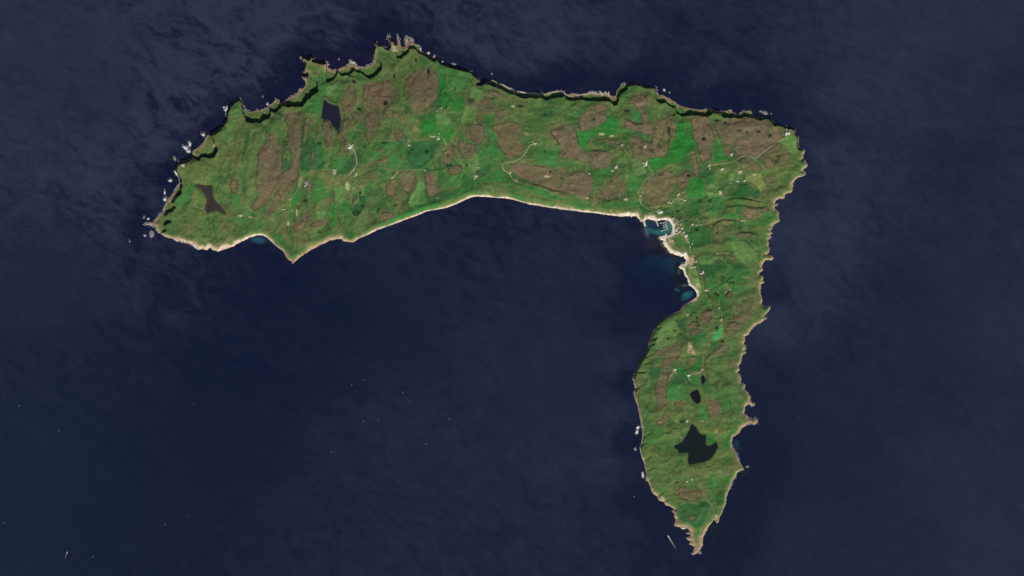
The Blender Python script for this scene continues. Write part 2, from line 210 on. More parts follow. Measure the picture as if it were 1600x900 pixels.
bare = [  # pale bare rock, gravel and yards: outline-less blobs (sheet, u, v, half width, half height, colour)
 ('A',900,590,14,26,'sand'),('A',575,790,22,20,'white'),('B',1170,415,28,14,'sand'),('B',1275,428,26,10,'sand'),('I',530,630,34,17,'straw'),('I',640,655,28,13,'straw'),('H',1425,540,30,14,'straw'),('H',1210,90,30,26,'dull'),
 ('I',985,765,14,14,'straw'),('J',1240,515,26,14,'sand'),('J',915,400,16,24,'dull'),('G',1075,712,20,14,'straw'),('J',1030,615,40,8,'dull'),('J',760,628,60,12,'sand'),('J',630,595,14,16,'rust'),
 ('Q',885,770,36,34,'white'),('Q',760,250,34,50,'dull'),('Q',840,330,40,50,'dull'),('Q',800,440,60,34,'dull'),('Q',930,560,24,60,'dull'),('Q',680,570,40,50,'sand'),('Q',640,640,30,40,'sand'),('Q',700,600,60,45,'dull'),('Q',780,330,30,70,'dull'),('Q',870,440,40,45,'dull'),('M',540,190,20,40,'rust'),('E',690,780,22,60,'straw'),('E',200,730,22,60,'dull'),('F',70,400,14,24,'straw'),
 ('F',160,280,10,40,'straw'),('E',1400,170,26,50,'dull'),('N',720,385,40,30,'dull'),('P',1000,455,26,36,'sand'),('D',1180,245,36,40,'sand'),('P',745,270,40,8,'dull'),('O',690,260,10,10,'sand'),('O',410,265,30,12,'rust'),
 ('O',990,350,14,30,'rust'),('O',580,250,12,10,'sand'),('M',600,480,24,34,'straw'),('P',430,255,26,26,'sand'),('O',610,390,20,14,'dull'),('K',1120,540,14,12,'white'),('R',1045,630,40,28,'sand'),('R',965,365,36,30,'sand'),('R',820,272,50,14,'sand'),
 ('E',715,370,24,20,'white'),('E',550,625,24,26,'sand'),('E',775,655,18,20,'sand'),('E',255,750,22,18,'grey'),('E',1150,685,12,10,'sand'),('E',1325,345,16,14,'sand'),('E',1320,300,18,14,'dull'),('E',1575,255,30,14,'sand'),('H',300,140,20,20,'sand'),('H',235,118,26,14,'dull'),
 ('H',690,540,18,16,'sand'),('H',715,450,20,14,'dull'),('H',1300,197,30,16,'sand'),('H',1045,500,14,14,'sand'),('H',1110,580,26,18,'dull'),('J',680,140,22,22,'sand'),('J',645,180,14,10,'sand'),('J',990,110,26,24,'white'),('J',380,460,18,14,'sand'),
 ('J',785,475,24,20,'sand'),('J',935,480,12,34,'sand'),('J',1140,610,32,16,'white'),('J',1330,425,14,18,'sand'),('J',1400,487,16,9,'sand'),('Q',1015,310,26,22,'sand'),('Q',765,400,22,24,'white'),('Q',815,420,20,18,'sand'),('Q',860,365,24,18,'sand'),('Q',915,485,26,24,'white'),
 ('Q',715,210,24,20,'sand'),('M',820,710,12,12,'sand'),('M',845,830,12,20,'sand'),('M',495,775,16,16,'straw'),('M',800,800,40,10,'dull'),('K',550,745,16,20,'white'),('L',320,70,14,24,'sand'),('L',455,95,20,12,'sand'),('L',635,130,22,18,'sand'),('L',685,215,16,14,'sand'),
 ('L',615,222,18,10,'sand'),('L',790,150,20,12,'sand'),('L',440,350,24,20,'sand'),('L',665,630,24,10,'sand'),('N',560,590,18,22,'sand'),('N',703,642,16,14,'white'),('N',845,585,14,14,'sand'),('O',850,250,10,8,'sand'),('P',850,632,12,12,'sand'),('K',1145,525,20,16,'white'),
]
BARE = dict(sand=col(176,158,130), white=col(226,220,208), straw=col(190,188,128), dull=col(124,118,88), rust=col(160,128,98), grey=col(150,150,138))

lakes = [
 ('loch','long navy blue loch lying between brown heath strips near the north coast', col(36,37,56)*.75, [(507.5,154),(510.5,160),(519.5,164.5),(528.5,166),(531,175),(533,187),(531.5,198),(528.5,205),(521,199),(515,187),(504.5,187),(502.3,184),(503.5,176),(505,165)]),
 ('loch','murky brown loch shaped like a bow tie near the western end', col(64,58,54)*.8, T('B','705,80 760,90 830,100 885,90 885,200 905,260 960,310 1010,360 1020,400 980,390 930,355 880,370 830,385 805,360 810,310 830,250 800,190 750,120')),
 ('loch','large dark star shaped loch in the southern arm', col(28,36,38)*.8, T('O','725,285 750,285 790,320 810,370 840,395 890,390 880,500 920,515 960,490 1000,465 1010,520 990,570 940,640 880,680 820,680 720,715 695,690 705,575 650,580 600,590 600,560 540,515 600,490 650,460 680,400 715,350')),
 ('loch','dark wedge shaped loch north of the star shaped one', col(25,29,36)*.8, T('N','712,830 760,800 810,790 830,880 832,905 800,938 770,925 738,885')),
 ('loch','tiny narrow black loch beside the pale lane in the southern arm', col(26,29,42)*.85, T('N','838,650 865,640 885,700 850,740 835,700')),
]
ponds = [('I',450,480,12,20),('I',1235,590,12,45),('I',795,390,40,12),('I',1050,715,8,14),('I',1130,738,12,12),('I',935,770,16,9),('I',1255,480,12,12),('I',1590,680,16,14),('K',400,390,42,12),('K',485,415,26,14),('K',260,580,22,12),('K',630,495,30,8),
 ('K',950,545,24,14),('K',1015,815,20,14),('K',835,505,25,12),('K',710,515,8,20),('D',755,585,22,20),('D',1400,360,14,28),('D',1530,480,18,40),('D',1085,810,38,28),('D',812,870,30,18),('D',1175,530,10,35),('G',1150,705,48,12),('M',590,810,14,16),('N',995,150,20,16),
 ('J',1435,230,20,14),('J',640,290,8,12),('J',125,260,14,8),('H',400,320,12,10),('Q',1095,390,24,14),('H',1405,280,9,12),('E',120,722,11,11),('N',1058,290,18,10)]
gullies = [('O','230,255 275,185'),('O','245,415 300,375'),('O','215,500 280,470'),('O','255,660 305,615'),('O','280,765 330,740'),('O','310,870 345,825'),('N','150,785 205,745'),('N','190,610 250,605'),('N','250,520 290,505'),('N','270,450 310,425'),
 ('N','310,330 350,310'),('N','340,270 370,245'),('N','375,160 405,140'),('P','380,235 430,195'),('P','440,300 500,265'),('P','530,390 575,375'),('P','560,465 625,460'),('P','630,550 690,545'),('B','740,530 800,620'),('B','800,360 640,310')]
# ridge scarps, steep on the north side (metres, outline)
scarps = [(14,T('L','350,700 380,650 450,620 540,620 640,635')),(12,T('L','480,430 560,395 680,395 800,420 950,450')),(12,T('L','470,540 500,480 600,470 680,470 800,490 900,500 1000,540')),(9,T('L','440,770 480,690 560,660')),(9,T('L','580,770 680,745 850,770')),
 (9,T('N','860,540 870,470 930,420 1050,340 1070,290')),(8,T('N','1080,100 1160,80 1300,110 1340,140')),(7,T('N','690,450 770,440 830,470')),(9,T('B','720,530 780,560 830,660')),(7,T('H','930,220 980,290 1060,320')),(8,T('I','770,470 830,485 890,525 950,520 960,440')),
 (8,T('H','0,470 130,430 220,350 330,230')),(10,T('A','1240,330 1310,335 1400,330')),(9,T('J','480,400 500,460 600,490 700,480')),(10,T('J','975,300 975,420 1000,540')),(8,T('H','180,470 300,460 430,425')),(10,T('H','1240,600 1380,640 1500,680 1600,700')),
 (8,T('M','800,480 900,420 990,340')),(8,T('M','850,640 900,560 1000,470')),(7,T('E','840,460 870,300 880,200')),(8,T('P','560,250 680,270 740,280')),(8,T('F','700,260 740,160 800,100')),(8,T('F','800,300 850,200 870,60')),(7,T('O','460,380 510,370 520,320')),
 (7,T('O','440,690 500,640 560,590')),(9,T('I','30,640 110,740 130,860')),(8,T('I','420,800 540,790 650,830')),(8,T('K','410,560 440,640 470,740'))]

def chaikin(poly, it=2):
    for _ in range(it):
        n = len(poly); out = []
        for k in range(n):
            (x1, y1), (x2, y2) = poly[k], poly[(k + 1) % n]
            out += [(x1 * .78 + x2 * .22, y1 * .78 + y2 * .22), (x1 * .22 + x2 * .78, y1 * .22 + y2 * .78)]
        poly = out
    return poly
heath = [chaikin(p, 1) for p in heath]; lakes = [(a, b, c, chaikin(p)) for a, b, c, p in lakes]

# ------------------------------------------------------------------ the terrain as numbers
GX0, GY0, NX, NY = 190, 40, 1092, 846
X, Y = np.meshgrid(np.arange(GX0, GX0 + NX, dtype=float), np.arange(GY0, GY0 + NY, dtype=float))
N_edge = fbm(X, Y, 5, 3, 3, .6); N_big = fbm(X, Y, 40, 5, 4); N_mid = fbm(X, Y, 14, 8, 4); N_fine = fbm(X, Y, 4, 21, 2, .8); WXf = fbm(X, Y, 13, 91, 3, .6) * 3.4; WYf = fbm(X, Y, 13, 95, 3, .6) * 3.4; N_pix = rng.random(X.shape) * 2 - 1

def sdf(poly, maxd=12.0, pad=None):
    """signed distance (positive inside) in a window round the polygon: (slices, array)"""
    pts = np.array(poly); pad = maxd if pad is None else pad
    ax0 = max(0, int(math.floor(pts[:, 0].min() - pad)) - GX0); ax1 = min(NX, int(math.ceil(pts[:, 0].max() + pad)) + 1 - GX0)
    ay0 = max(0, int(math.floor(pts[:, 1].min() - pad)) - GY0); ay1 = min(NY, int(math.ceil(pts[:, 1].max() + pad)) + 1 - GY0)
    D = np.full((ay1 - ay0, ax1 - ax0), maxd); ins = np.zeros(D.shape, bool)
    ox, oy = ax0 + GX0, ay0 + GY0
    n = len(pts)
    for k in range(n):
        x1, y1 = pts[k]; x2, y2 = pts[(k + 1) % n]
        wx0 = max(0, int(min(x1, x2) - maxd - ox)); wx1 = min(D.shape[1], int(max(x1, x2) + maxd - ox) + 2)
        wy0 = max(0, int(min(y1, y2) - maxd - oy)); wy1 = min(D.shape[0], int(max(y1, y2) + maxd - oy) + 2)
        if wx1 > wx0 and wy1 > wy0:
            px = np.arange(wx0, wx1) + ox - x1; py = (np.arange(wy0, wy1) + oy - y1)[:, None]
            dx, dy = x2 - x1, y2 - y1; L2 = dx * dx + dy * dy + 1e-9
            t = np.clip((px * dx + py * dy) / L2, 0, 1)
            d = np.hypot(px - t * dx, py - t * dy)
            sub = D[wy0:wy1, wx0:wx1]; np.minimum(sub, d, out=sub)
        if y1 != y2:
            ya, yb = min(y1, y2), max(y1, y2)
            for r in range(max(0, math.ceil(ya - oy)), min(D.shape[0], math.ceil(yb - oy))):
                xi = x1 + (r + oy - y1) * (x2 - x1) / (y2 - y1) - ox
                c = min(D.shape[1], max(0, math.ceil(xi))); ins[r, :c] ^= True
    return (slice(ay0, ay1), slice(ax0, ax1)), np.where(ins, D, -D)

def polydist(line, maxd, closed=False):
    """distance and signed side of a polyline plus position along it, in a window"""
    pts = np.array(line)
    ax0 = max(0, int(pts[:, 0].min() - maxd) - GX0); ax1 = min(NX, int(pts[:, 0].max() + maxd) + 2 - GX0)
    ay0 = max(0, int(pts[:, 1].min() - maxd) - GY0); ay1 = min(NY, int(pts[:, 1].max() + maxd) + 2 - GY0)
    xs = X[ay0:ay1, ax0:ax1]; ys = Y[ay0:ay1, ax0:ax1]
    D = np.full(xs.shape, 1e9); S = np.zeros(xs.shape); A = np.zeros(xs.shape)
    seg = np.hypot(*(pts[1:] - pts[:-1]).T); cum = np.concatenate([[0], np.cumsum(seg)])
    for k in range(len(pts) - 1):
        x1, y1 = pts[k]; dx, dy = pts[k + 1] - pts[k]; L2 = dx * dx + dy * dy + 1e-9
        t = np.clip(((xs - x1) * dx + (ys - y1) * dy) / L2, 0, 1)
        ex, ey = xs - x1 - t * dx, ys - y1 - t * dy; d = np.hypot(ex, ey)
        m = d < D; D[m] = d[m]; S[m] = np.sign(dx * ey - dy * ex)[m]; A[m] = ((cum[k] + t * seg[k]) / cum[-1])[m]
    return (slice(ay0, ay1), slice(ax0, ax1)), D, S, A

def full(win_arr, fill):
    (sl, a) = win_arr; F = np.full(X.shape, fill); F[sl] = a; return F

ctl = np.zeros(X.shape + (5,))
cx = np.arange(GX0, GX0 + NX + 8, 8.0); cy = np.arange(GY0, GY0 + NY + 8, 8.0); CX, CY = np.meshgrid(cx, cy)
coarse = idw(CT, CX, CY, 3.2)
fi = (X - GX0) / 8; fj = (Y - GY0) / 8; ii = fi.astype(int); jj = fj.astype(int); fi = (fi - ii)[..., None]; fj = (fj - jj)[..., None]
ctl = (coarse[jj, ii] * (1 - fi) + coarse[jj, ii + 1] * fi) * (1 - fj) + (coarse[jj + 1, ii] * (1 - fi) + coarse[jj + 1, ii + 1] * fi) * fj
HC, RW, SW, SWH, SWM = [ctl[..., k] for k in range(5)]

d = full(sdf(coast, 40.0), -40.0)
d = d + (N_edge * 0.9 + N_fine * .35) * sstep(1, 6, SW) * np.where(SWH > .8, .7, 1)
sT = np.full(X.shape, -40.0)
for t in terraces: sl, a = sdf(t, 40.0); sT[sl] = np.maximum(sT[sl], a)
dp = np.minimum(d - .5, -sT + 1.2 + N_edge * 1.5 + N_mid * 1.6)
Hgt = np.where(d < 0, d * 3.0, .8 + np.minimum(d, 8) * .9)
Hgt = np.maximum(Hgt, -25)
rough_t = sstep(.5, 3, d) * (1 - sstep(-1, 1, dp))
Hgt += rough_t * (N_edge * 4 + N_mid * 4 + 3)
RWn = np.maximum(RW, 1.4)
ramp = np.clip(dp / RWn, 0, 1)
HC = HC * (1 + (.6 * fbm(X, Y, 18, 121, 3) - .1) * (1 - sstep(3, 16, dp)) * (1 - sstep(2.0, 3.2, RW)))
Hgt += HC * np.where(RW < 3.2, sstep(0, 1, ramp), 1 - (1 - ramp) ** 1.6) * (1 + .14 * (1 - sstep(2.0, 3.4, RW)))
inner = sstep(1.5, 14, dp)
east = sstep(640, 900, X)
ridge_ns = fbm(X * 1.9 + Y * .45 + 3 * WXf, Y * .7 + 3 * WYf, 40, 31, 4, .55); ridge_ew = fbm(X * .8 + Y * .4, Y * 1.7, 40, 33, 4, .55)
relief = ridge_ns * (1 - east) + ridge_ew * east
Hgt += inner * (relief * 19 + N_mid * 9 + N_fine * 1.0 + N_pix * .25)
Hgt += sstep(.8, 3, d) * N_fine * .8
for amp, line in scarps:
    sl, D, S, A = polydist(line, 26)
    s = D * S      # the steep drop lies on the north side of the line
    # orient: the side whose gradient points north (smaller y) is the low one
    pts = np.array(line); v = pts[-1] - pts[0]; flip = 1 if v[0] >= 0 else -1
    s = s * flip
    taper = np.sin(np.pi * np.clip(A, 0.02, .98)) ** .5
    prof = np.where(s > 0, np.exp(-s / 9.0), 0) * sstep(-.2, 3.2, s) - np.where(s <= 0, np.exp(s / 4.0) * .35, 0)
    Hgt[sl] += amp * 1.15 * prof * taper * sstep(2, 8, dp[sl]) * (D < 26)
for k, s_ in gullies:
    line = T(k, s_); sl, D, S, A = polydist(line, 8); gr = random.Random(s_)
    Hgt[sl] -= gr.uniform(6, 17) * np.exp(-(D / gr.uniform(1.1, 2.0)) ** 2) * sstep(0.3, 2, d[sl])
Hgt = np.where(d > .2, np.maximum(Hgt, .7), Hgt)

# ------------------------------------------------------------------ ground colours and pieces
C_ol = col(76,104,56); C_gr = col(52,104,52); C_mo = col(100,94,64); C_he = col(107,92,73); C_dk = col(38,76,42)
mix = lambda a, b, t: a * (1 - t[..., None]) + b * t[..., None]
RGB = np.broadcast_to(C_ol, X.shape + (3,)).copy()
RGB = mix(RGB, C_gr, sstep(-.15, .4, fbm(X * 1.5, Y * .8, 26, 41, 4) + .1 * east))
RGB = mix(RGB, C_mo, sstep(.08, .5, fbm(X * 1.4, Y * .9, 34, 43, 5, .6)) * .75)
RGB = mix(RGB, C_dk, sstep(.12, .6, fbm(X * 1.6, Y * .8, 18, 47, 4, .6)) * .7)
RGB = mix(RGB, col(118,120,76), sstep(.25, .6, fbm(X, Y, 12, 49, 4, .6)) * .5)
west_ = 1 - sstep(520, 760, X)
stripe = fbm(X * 2.1 + Y * .5 + 2.5 * WXf, Y * .7 + 2.5 * WYf, 30, 141, 4, .6); stripe2 = fbm(X * 1.9 + Y * .4 + 2.5 * WYf, Y * .65 + 2.5 * WXf, 26, 149, 4, .6)
RGB = mix(RGB, col(40,80,44), sstep(.05, .4, stripe) * .6 * west_); RGB = mix(RGB, C_mo, sstep(.08, .45, stripe2) * .7 * west_)
knoll = fbm(X * .8, Y * 1.3, 20, 151, 4, .6)
RGB = mix(RGB, col(44,86,46), sstep(.05, .4, knoll) * .5 * (1 - west_))
hol = relief + .5 * N_mid + .15 * N_edge                      # wet rushy hollows, dry crests
RGB = mix(RGB, col(36,70,38), sstep(.02, .38, -hol) * .5 * sstep(4, 10, dp)); RGB = mix(RGB, col(98,104,62), sstep(.15, .5, hol) * .4)
# paler, drier turf on the western headland, the south eastern coast and the southern tip
dry = idw([(290,270,.7),(350,190,.8),(300,360,.5),(420,300,.2),(600,100,.4),(800,150,.5),(1240,240,.7),(1220,290,.5),(1190,520,.35),(1010,600,.3),(1060,760,.4),(1020,700,.4),(1100,620,.3),(900,200,.25),(700,250,0),(1120,400,0),(560,280,0),(1100,330,0),(1040,250,.1),(1150,680,.4)], CX, CY, 2.5)[..., 0]
dryf = (dry[jj, ii] * (1 - fi[..., 0]) + dry[jj, ii + 1] * fi[..., 0]) * (1 - fj[..., 0]) + (dry[jj + 1, ii] * (1 - fi[..., 0]) + dry[jj + 1, ii + 1] * fi[..., 0]) * fj[..., 0]
RGB = mix(RGB, col(90,106,60), np.clip(dryf * (1.0 + .6 * N_big), 0, 1) * .85)

def bands(ax, ay, sc_, seed, w):
    return 1 - sstep(w * .3, w, np.abs(fbm(X * ax, Y * ay, sc_, seed, 3, .5)))
in_ = sstep(4, 12, dp)
RGB = mix(RGB, col(56,76,46), (bands(1.2, .7, 34, 101, .07) * (1 - east) + bands(.8, 1.3, 34, 103, .07) * east) * .55 * in_)
RGB = mix(RGB, col(122,118,84), bands(1, 1, 26, 107, .045) * .4 * in_)

PID = np.zeros(X.shape, int); pieces = [None]
r7 = random.Random(5)
FC = dict(bright=(40,110,46), green=(56,108,54), dark=(42,86,48), pale=(86,120,66), olive=(76,96,56), yellow=(116,130,76), tan=(170,140,108), vivid=(62,150,82))
def piece(name, poly, rgb, edge_amp, soft, strength, tex=None, maxd=6.0):
    sl, a = sdf(poly, maxd, maxd + 3)
    jj_, ii_ = np.indices(a.shape); wf = min(1.0, math.sqrt(max(1, (a > 0).sum())) / 16)      # outlines wander, the more the larger the piece
    a = a[np.clip(np.rint(jj_ + WYf[sl] * wf), 0, a.shape[0] - 1).astype(int), np.clip(np.rint(ii_ + WXf[sl] * wf), 0, a.shape[1] - 1).astype(int)]
    a = a + N_edge[sl] * edge_amp
    m = sstep(-soft, soft, a) * sstep(.5, 2.0, d[sl] - SW[sl] * .5) * strength * np.clip(1 + N_mid[sl] * .45 - .1, 0, 1)
    c = np.broadcast_to(rgb, a.shape + (3,))
    if tex is not None: c = c * tex[sl][..., None]
    RGB[sl] = RGB[sl] * (1 - m[..., None]) + c * m[..., None]
    pieces.append(name); ins = (a > 0) & (d[sl] > 2.0); PID[sl] = np.where(ins, len(pieces) - 1, PID[sl])
    return sl, a
for poly in heath:                     # thin heather thins out into moor grass round every patch
    sl, a = sdf(poly, 12.0)
    m = sstep(-9, 2, a + N_mid[sl] * 7 + N_edge[sl] * 2) * .42 * sstep(3, 7, d[sl])
    RGB[sl] = RGB[sl] * (1 - m[..., None]) + col(98,97,66) * (1 + .12 * N_fine[sl])[..., None] * m[..., None]
f_tex = 1 + N_mid * .16 + N_fine * .08 + N_pix * .04
for key, poly in fields:
    base = col(*FC[key]) * (1 + r7.uniform(-.1, .1)); base = base * np.array([1 + r7.uniform(-.12, .12), 1, 1 + r7.uniform(-.1, .1)])
    sl, a = piece('field', poly, base, .5, .8, .88, f_tex)
    rim = np.exp(-(a / .8) ** 2) * (.26 if r7.random() < .6 else .08) * (d[sl] > 4)                # banks and ditches round the field
    RGB[sl] = RGB[sl] * (1 - rim[..., None]) + (col(44,66,36) if r7.random() < .7 else col(124,122,84)) * rim[..., None]
h_tex = 1 + fbm(X * 1.3, Y, 9, 61, 3, .7) * .16 + N_fine * .07 + N_pix * .05
h_green = fbm(X, Y, 16, 67, 4, .65)
peat = np.maximum(bands(1.2, .8, 16, 113, .06), bands(.9, 1.1, 22, 117, .05))
for poly in heath:
    base = (C_he * .8 + .2 * (C_he if r7.random() < .55 else col(92,94,62))) * (1 + r7.uniform(-.12, .08)) * np.array([1 + r7.uniform(-.05, .06), 1, 1 + r7.uniform(-.06, .06)])
    sl, a = piece('heath_patch', poly, base, 1.4, .5, .93, h_tex)
    g = sstep(.0, .4, h_green[sl]) * (a > 0) * .5
    RGB[sl] = RGB[sl] * (1 - g[..., None]) + col(80,94,54) * g[..., None]
    rim = np.exp(-((a + .6) / .9) ** 2) * (.2 + .6 * sstep(-.35, .3, N_mid[sl] + .6 * N_big[sl])) * (d[sl] > 3)                          # rank dark rushes along the edge of the heath
    RGB[sl] = RGB[sl] * (1 - rim[..., None]) + col(48,52,34) * rim[..., None]
    dr_ = peat[sl] * (a > 0) * .4
    RGB[sl] = RGB[sl] * (1 - dr_[..., None]) + col(66,62,46) * dr_[..., None]
    Hgt[sl] += sstep(-1, 2, a) * 1.2

# shore rock, cliff rock
sw = SW * (.5 + .28 * np.clip(SWH, 0, 1)) * (1 + .8 * N_mid + .6 * N_edge)
c_sh = mix(np.broadcast_to(col(132,114,90), X.shape + (3,)), col(216,203,182), np.clip(SWH, 0, 1) ** 1.7) * (1 + .3 * N_fine + .12 * N_pix)[..., None]
warm = np.clip(SWM, 0, 1) * (1 - np.clip(SWH, 0, 1) * .6)
c_sh = c_sh * (1 + warm[..., None] * np.array([.10, -.02, -.10]))
RGB = mix(RGB, col(132,126,88), (1 - sstep(sw * .9, sw * 2.2 + 1.5, d)) * (.45 + .3 * N_mid))
RGB = mix(RGB, c_sh, 1 - sstep(sw * .6, sw * 1.15 + .3, d))
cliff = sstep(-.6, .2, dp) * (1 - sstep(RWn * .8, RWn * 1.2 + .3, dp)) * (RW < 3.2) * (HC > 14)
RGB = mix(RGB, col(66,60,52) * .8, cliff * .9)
terr = (sT > .5) & (d > sw * 1.1)
RGB = np.where(terr[..., None], RGB * .72 + .28 * (col(84,104,60) * (1 + .3 * N_mid)[..., None]), RGB)
straw = terr & (N_mid + .5 * N_edge > .1) & (d < 6)
RGB = np.where(straw[..., None], RGB * .35 + .65 * (col(142,122,92) * (1 + .3 * N_edge)[..., None]), RGB)

# bare blobs and yards
for k, u, v, a_, b_, key in bare:
    sc = .1 if k in 'QR' else .15; x0, y0 = ORG[k]
    cxp, cyp = x0 + u * sc, y0 + v * sc; a2, b2 = max(a_ * sc, 1.1), max(b_ * sc, 1.1)
    rr = random.Random(int(u * 7 + v)); n = 9
    poly = [(cxp + a2 * math.cos(t) * rr.uniform(.75, 1.15), cyp + b2 * math.sin(t) * rr.uniform(.75, 1.15)) for t in [i * 2 * math.pi / n for i in range(n)]]
    yard = key in ('white', 'sand', 'grey')
    sl, a = piece('farmyard' if yard else 'bare_patch', poly, BARE[key] * rr.uniform(.85, 1.05), .4, .7, (.85 if yard else .72), 1 + N_fine * .2, 4.0)

RGB *= (1 + N_fine * .07 + N_pix * .06)[..., None]
RGB = np.clip(RGB, .006, .9)

# ------------------------------------------------------------------ materials
def new_mat(name):
    m = bpy.data.materials.new(name); m.use_nodes = True
    return m, m.node_tree, m.node_tree.nodes['Principled BSDF']
def land_material(name, grain, fleck, rough):
    m, t, b = new_mat(name)
    at = t.nodes.new('ShaderNodeAttribute'); at.attribute_name = 'ground'
    tc = t.nodes.new('ShaderNodeTexCoord')
    no = t.nodes.new('ShaderNodeTexNoise'); no.inputs['Scale'].default_value = grain; no.inputs['Detail'].default_value = 4; no.inputs['Roughness'].default_value = .65
    mr = t.nodes.new('ShaderNodeMapRange'); mr.inputs['From Min'].default_value = .25; mr.inputs['From Max'].default_value = .75
    mr.inputs['To Min'].default_value = 1 - fleck; mr.inputs['To Max'].default_value = 1 + fleck
    mx = t.nodes.new('ShaderNodeVectorMath'); mx.operation = 'SCALE'
    t.links.new(tc.outputs['Object'], no.inputs['Vector']); t.links.new(no.outputs['Fac'], mr.inputs['Value'])
    t.links.new(at.outputs['Color'], mx.inputs[0]); t.links.new(mr.outputs['Result'], mx.inputs['Scale'])
    t.links.new(mx.outputs['Vector'], b.inputs['Base Color'])
    b.inputs['Roughness'].default_value = rough; b.inputs['Specular IOR Level'].default_value = .12
    return m
M_turf = land_material('turf_and_rock', .035, .22, .95); M_field = land_material('grazed_grass', .03, .15, .95)
M_heath = land_material('heather', .05, .26, .95); M_bare = land_material('bare_gravel', .06, .2, .9)
def plain(name, rgb, rough=.6, spec=.3, var=.15, scale=.4):
    m, t, b = new_mat(name)
    tc = t.nodes.new('ShaderNodeTexCoord'); no = t.nodes.new('ShaderNodeTexNoise'); no.inputs['Scale'].default_value = scale; no.inputs['Detail'].default_value = 3
    mr = t.nodes.new('ShaderNodeMapRange'); mr.inputs['To Min'].default_value = 1 - var; mr.inputs['To Max'].default_value = 1 + var
    mx = t.nodes.new('ShaderNodeVectorMath'); mx.operation = 'SCALE'; mx.inputs[0].default_value = tuple(float(c) for c in rgb)
    t.links.new(tc.outputs['Object'], no.inputs['Vector']); t.links.new(no.outputs['Fac'], mr.inputs['Value']); t.links.new(mr.outputs['Result'], mx.inputs['Scale'])
    t.links.new(mx.outputs['Vector'], b.inputs['Base Color']); b.inputs['Roughness'].default_value = rough; b.inputs['Specular IOR Level'].default_value = spec
    return m

# ------------------------------------------------------------------ object helpers
def link(name, me, mat=None, parent=None):
    o = bpy.data.objects.new(name, me); coll.objects.link(o)
    if mat is not None and me is not None and not me.materials: me.materials.append(mat)
    if parent is not None: o.parent = parent
    return o
def tag(o, label=None, cat=None, group=None, kind=None):
    if label: o['label'] = label
    if cat: o['category'] = cat
    if group: o['group'] = group
    if kind: o['kind'] = kind
    return o
def grid_mesh(name, sel, Z, colors=None, attr='ground'):
    """mesh of the selected grid quads"""
    j, i = np.nonzero(sel)
    q = np.stack([j * NX + i, (j + 1) * NX + i, (j + 1) * NX + i + 1, j * NX + i + 1], 1)
    used, inv = np.unique(q, return_inverse=True); inv = inv.reshape(q.shape)
    vj, vi = used // NX, used % NX
    co = np.empty((len(used), 3), np.float32)
    co[:, 0] = (vi + GX0 - 800) * M_PX; co[:, 1] = (450 - vj - GY0) * M_PX; co[:, 2] = Z[vj, vi] if hasattr(Z, 'shape') else Z
    me = bpy.data.meshes.new(name); me.vertices.add(len(used)); me.vertices.foreach_set('co', co.ravel())
    n = len(q); me.loops.add(n * 4); me.loops.foreach_set('vertex_index', inv.astype(np.int32).ravel())
    me.polygons.add(n); me.polygons.foreach_set('loop_start', np.arange(0, n * 4, 4, dtype=np.int32))
    me.update(calc_edges=True)
    if colors is not None:
        a = me.color_attributes.new(attr, 'FLOAT_COLOR', 'POINT')
        c4 = np.ones((len(used), 4), np.float32); c4[:, :3] = colors[vj, vi]; a.data.foreach_set('color', c4.ravel())
    return me
def mesh_from(name, verts, faces, smooth=False):
    me = bpy.data.meshes.new(name); me.from_pydata(verts, [], faces); me.update()
    if smooth: me.shade_smooth()
    return me

# ------------------------------------------------------------------ lochs and ponds (ground hollowed below the water)
water_sets = []
def hollow(poly, maxd=8.0):
    sl, a = sdf(poly, maxd); a = a + N_edge[sl] * .35
    m = a > -1
    lvl = float(np.percentile(Hgt[sl][a > -.5], 25)) if (a > -.5).any() else float(Hgt[sl].mean())
    h = Hgt[sl]
    bank = np.clip((-a) / 5.0, 0, 1)
    h = np.where(a > 0, lvl - np.minimum(a * 1.5, 3.0) - .4, np.where(a > -5, np.maximum(lvl + .5, lvl * (1 - bank) + h * bank), h))
    Hgt[sl] = h
    rim = np.exp(-((a + 1.2) / 1.1) ** 2) * np.clip(.4 + .8 * N_mid[sl], 0, .8)          # reeds and mud along the water's edge
    RGB[sl] = RGB[sl] * (1 - rim[..., None]) + col(58,70,40) * rim[..., None]
    S = np.zeros(X.shape, bool); S[sl] = a > -1.2
    return S, lvl
for name, label, rgb, poly in lakes: water_sets.append((name, label, rgb) + hollow(poly))
pond_sets = []
for k, u, v, a_, b_ in ponds:
    sc = .1 if k in 'QR' else .15; x0, y0 = ORG[k]; cxp, cyp = x0 + u * sc, y0 + v * sc
    rr = random.Random(int(u + v * 3)); n = 10
    poly = [(cxp + max(a_ * sc * .85, 1.0) * math.cos(t) * rr.uniform(.7, 1.1), cyp + max(b_ * sc * .85, 1.0) * math.sin(t) * rr.uniform(.8, 1.1)) for t in [i * 2 * math.pi / n for i in range(n)]]
    pond_sets.append(hollow(poly, 5.0))

def Zat(x, y):
    u = min(max(x - GX0, 0), NX - 2); v = min(max(y - GY0, 0), NY - 2); i, j = int(u), int(v); fx, fy = u - i, v - j
    return float((Hgt[j, i] * (1 - fx) + Hgt[j, i + 1] * fx) * (1 - fy) + (Hgt[j + 1, i] * (1 - fx) + Hgt[j + 1, i + 1] * fx) * fy)

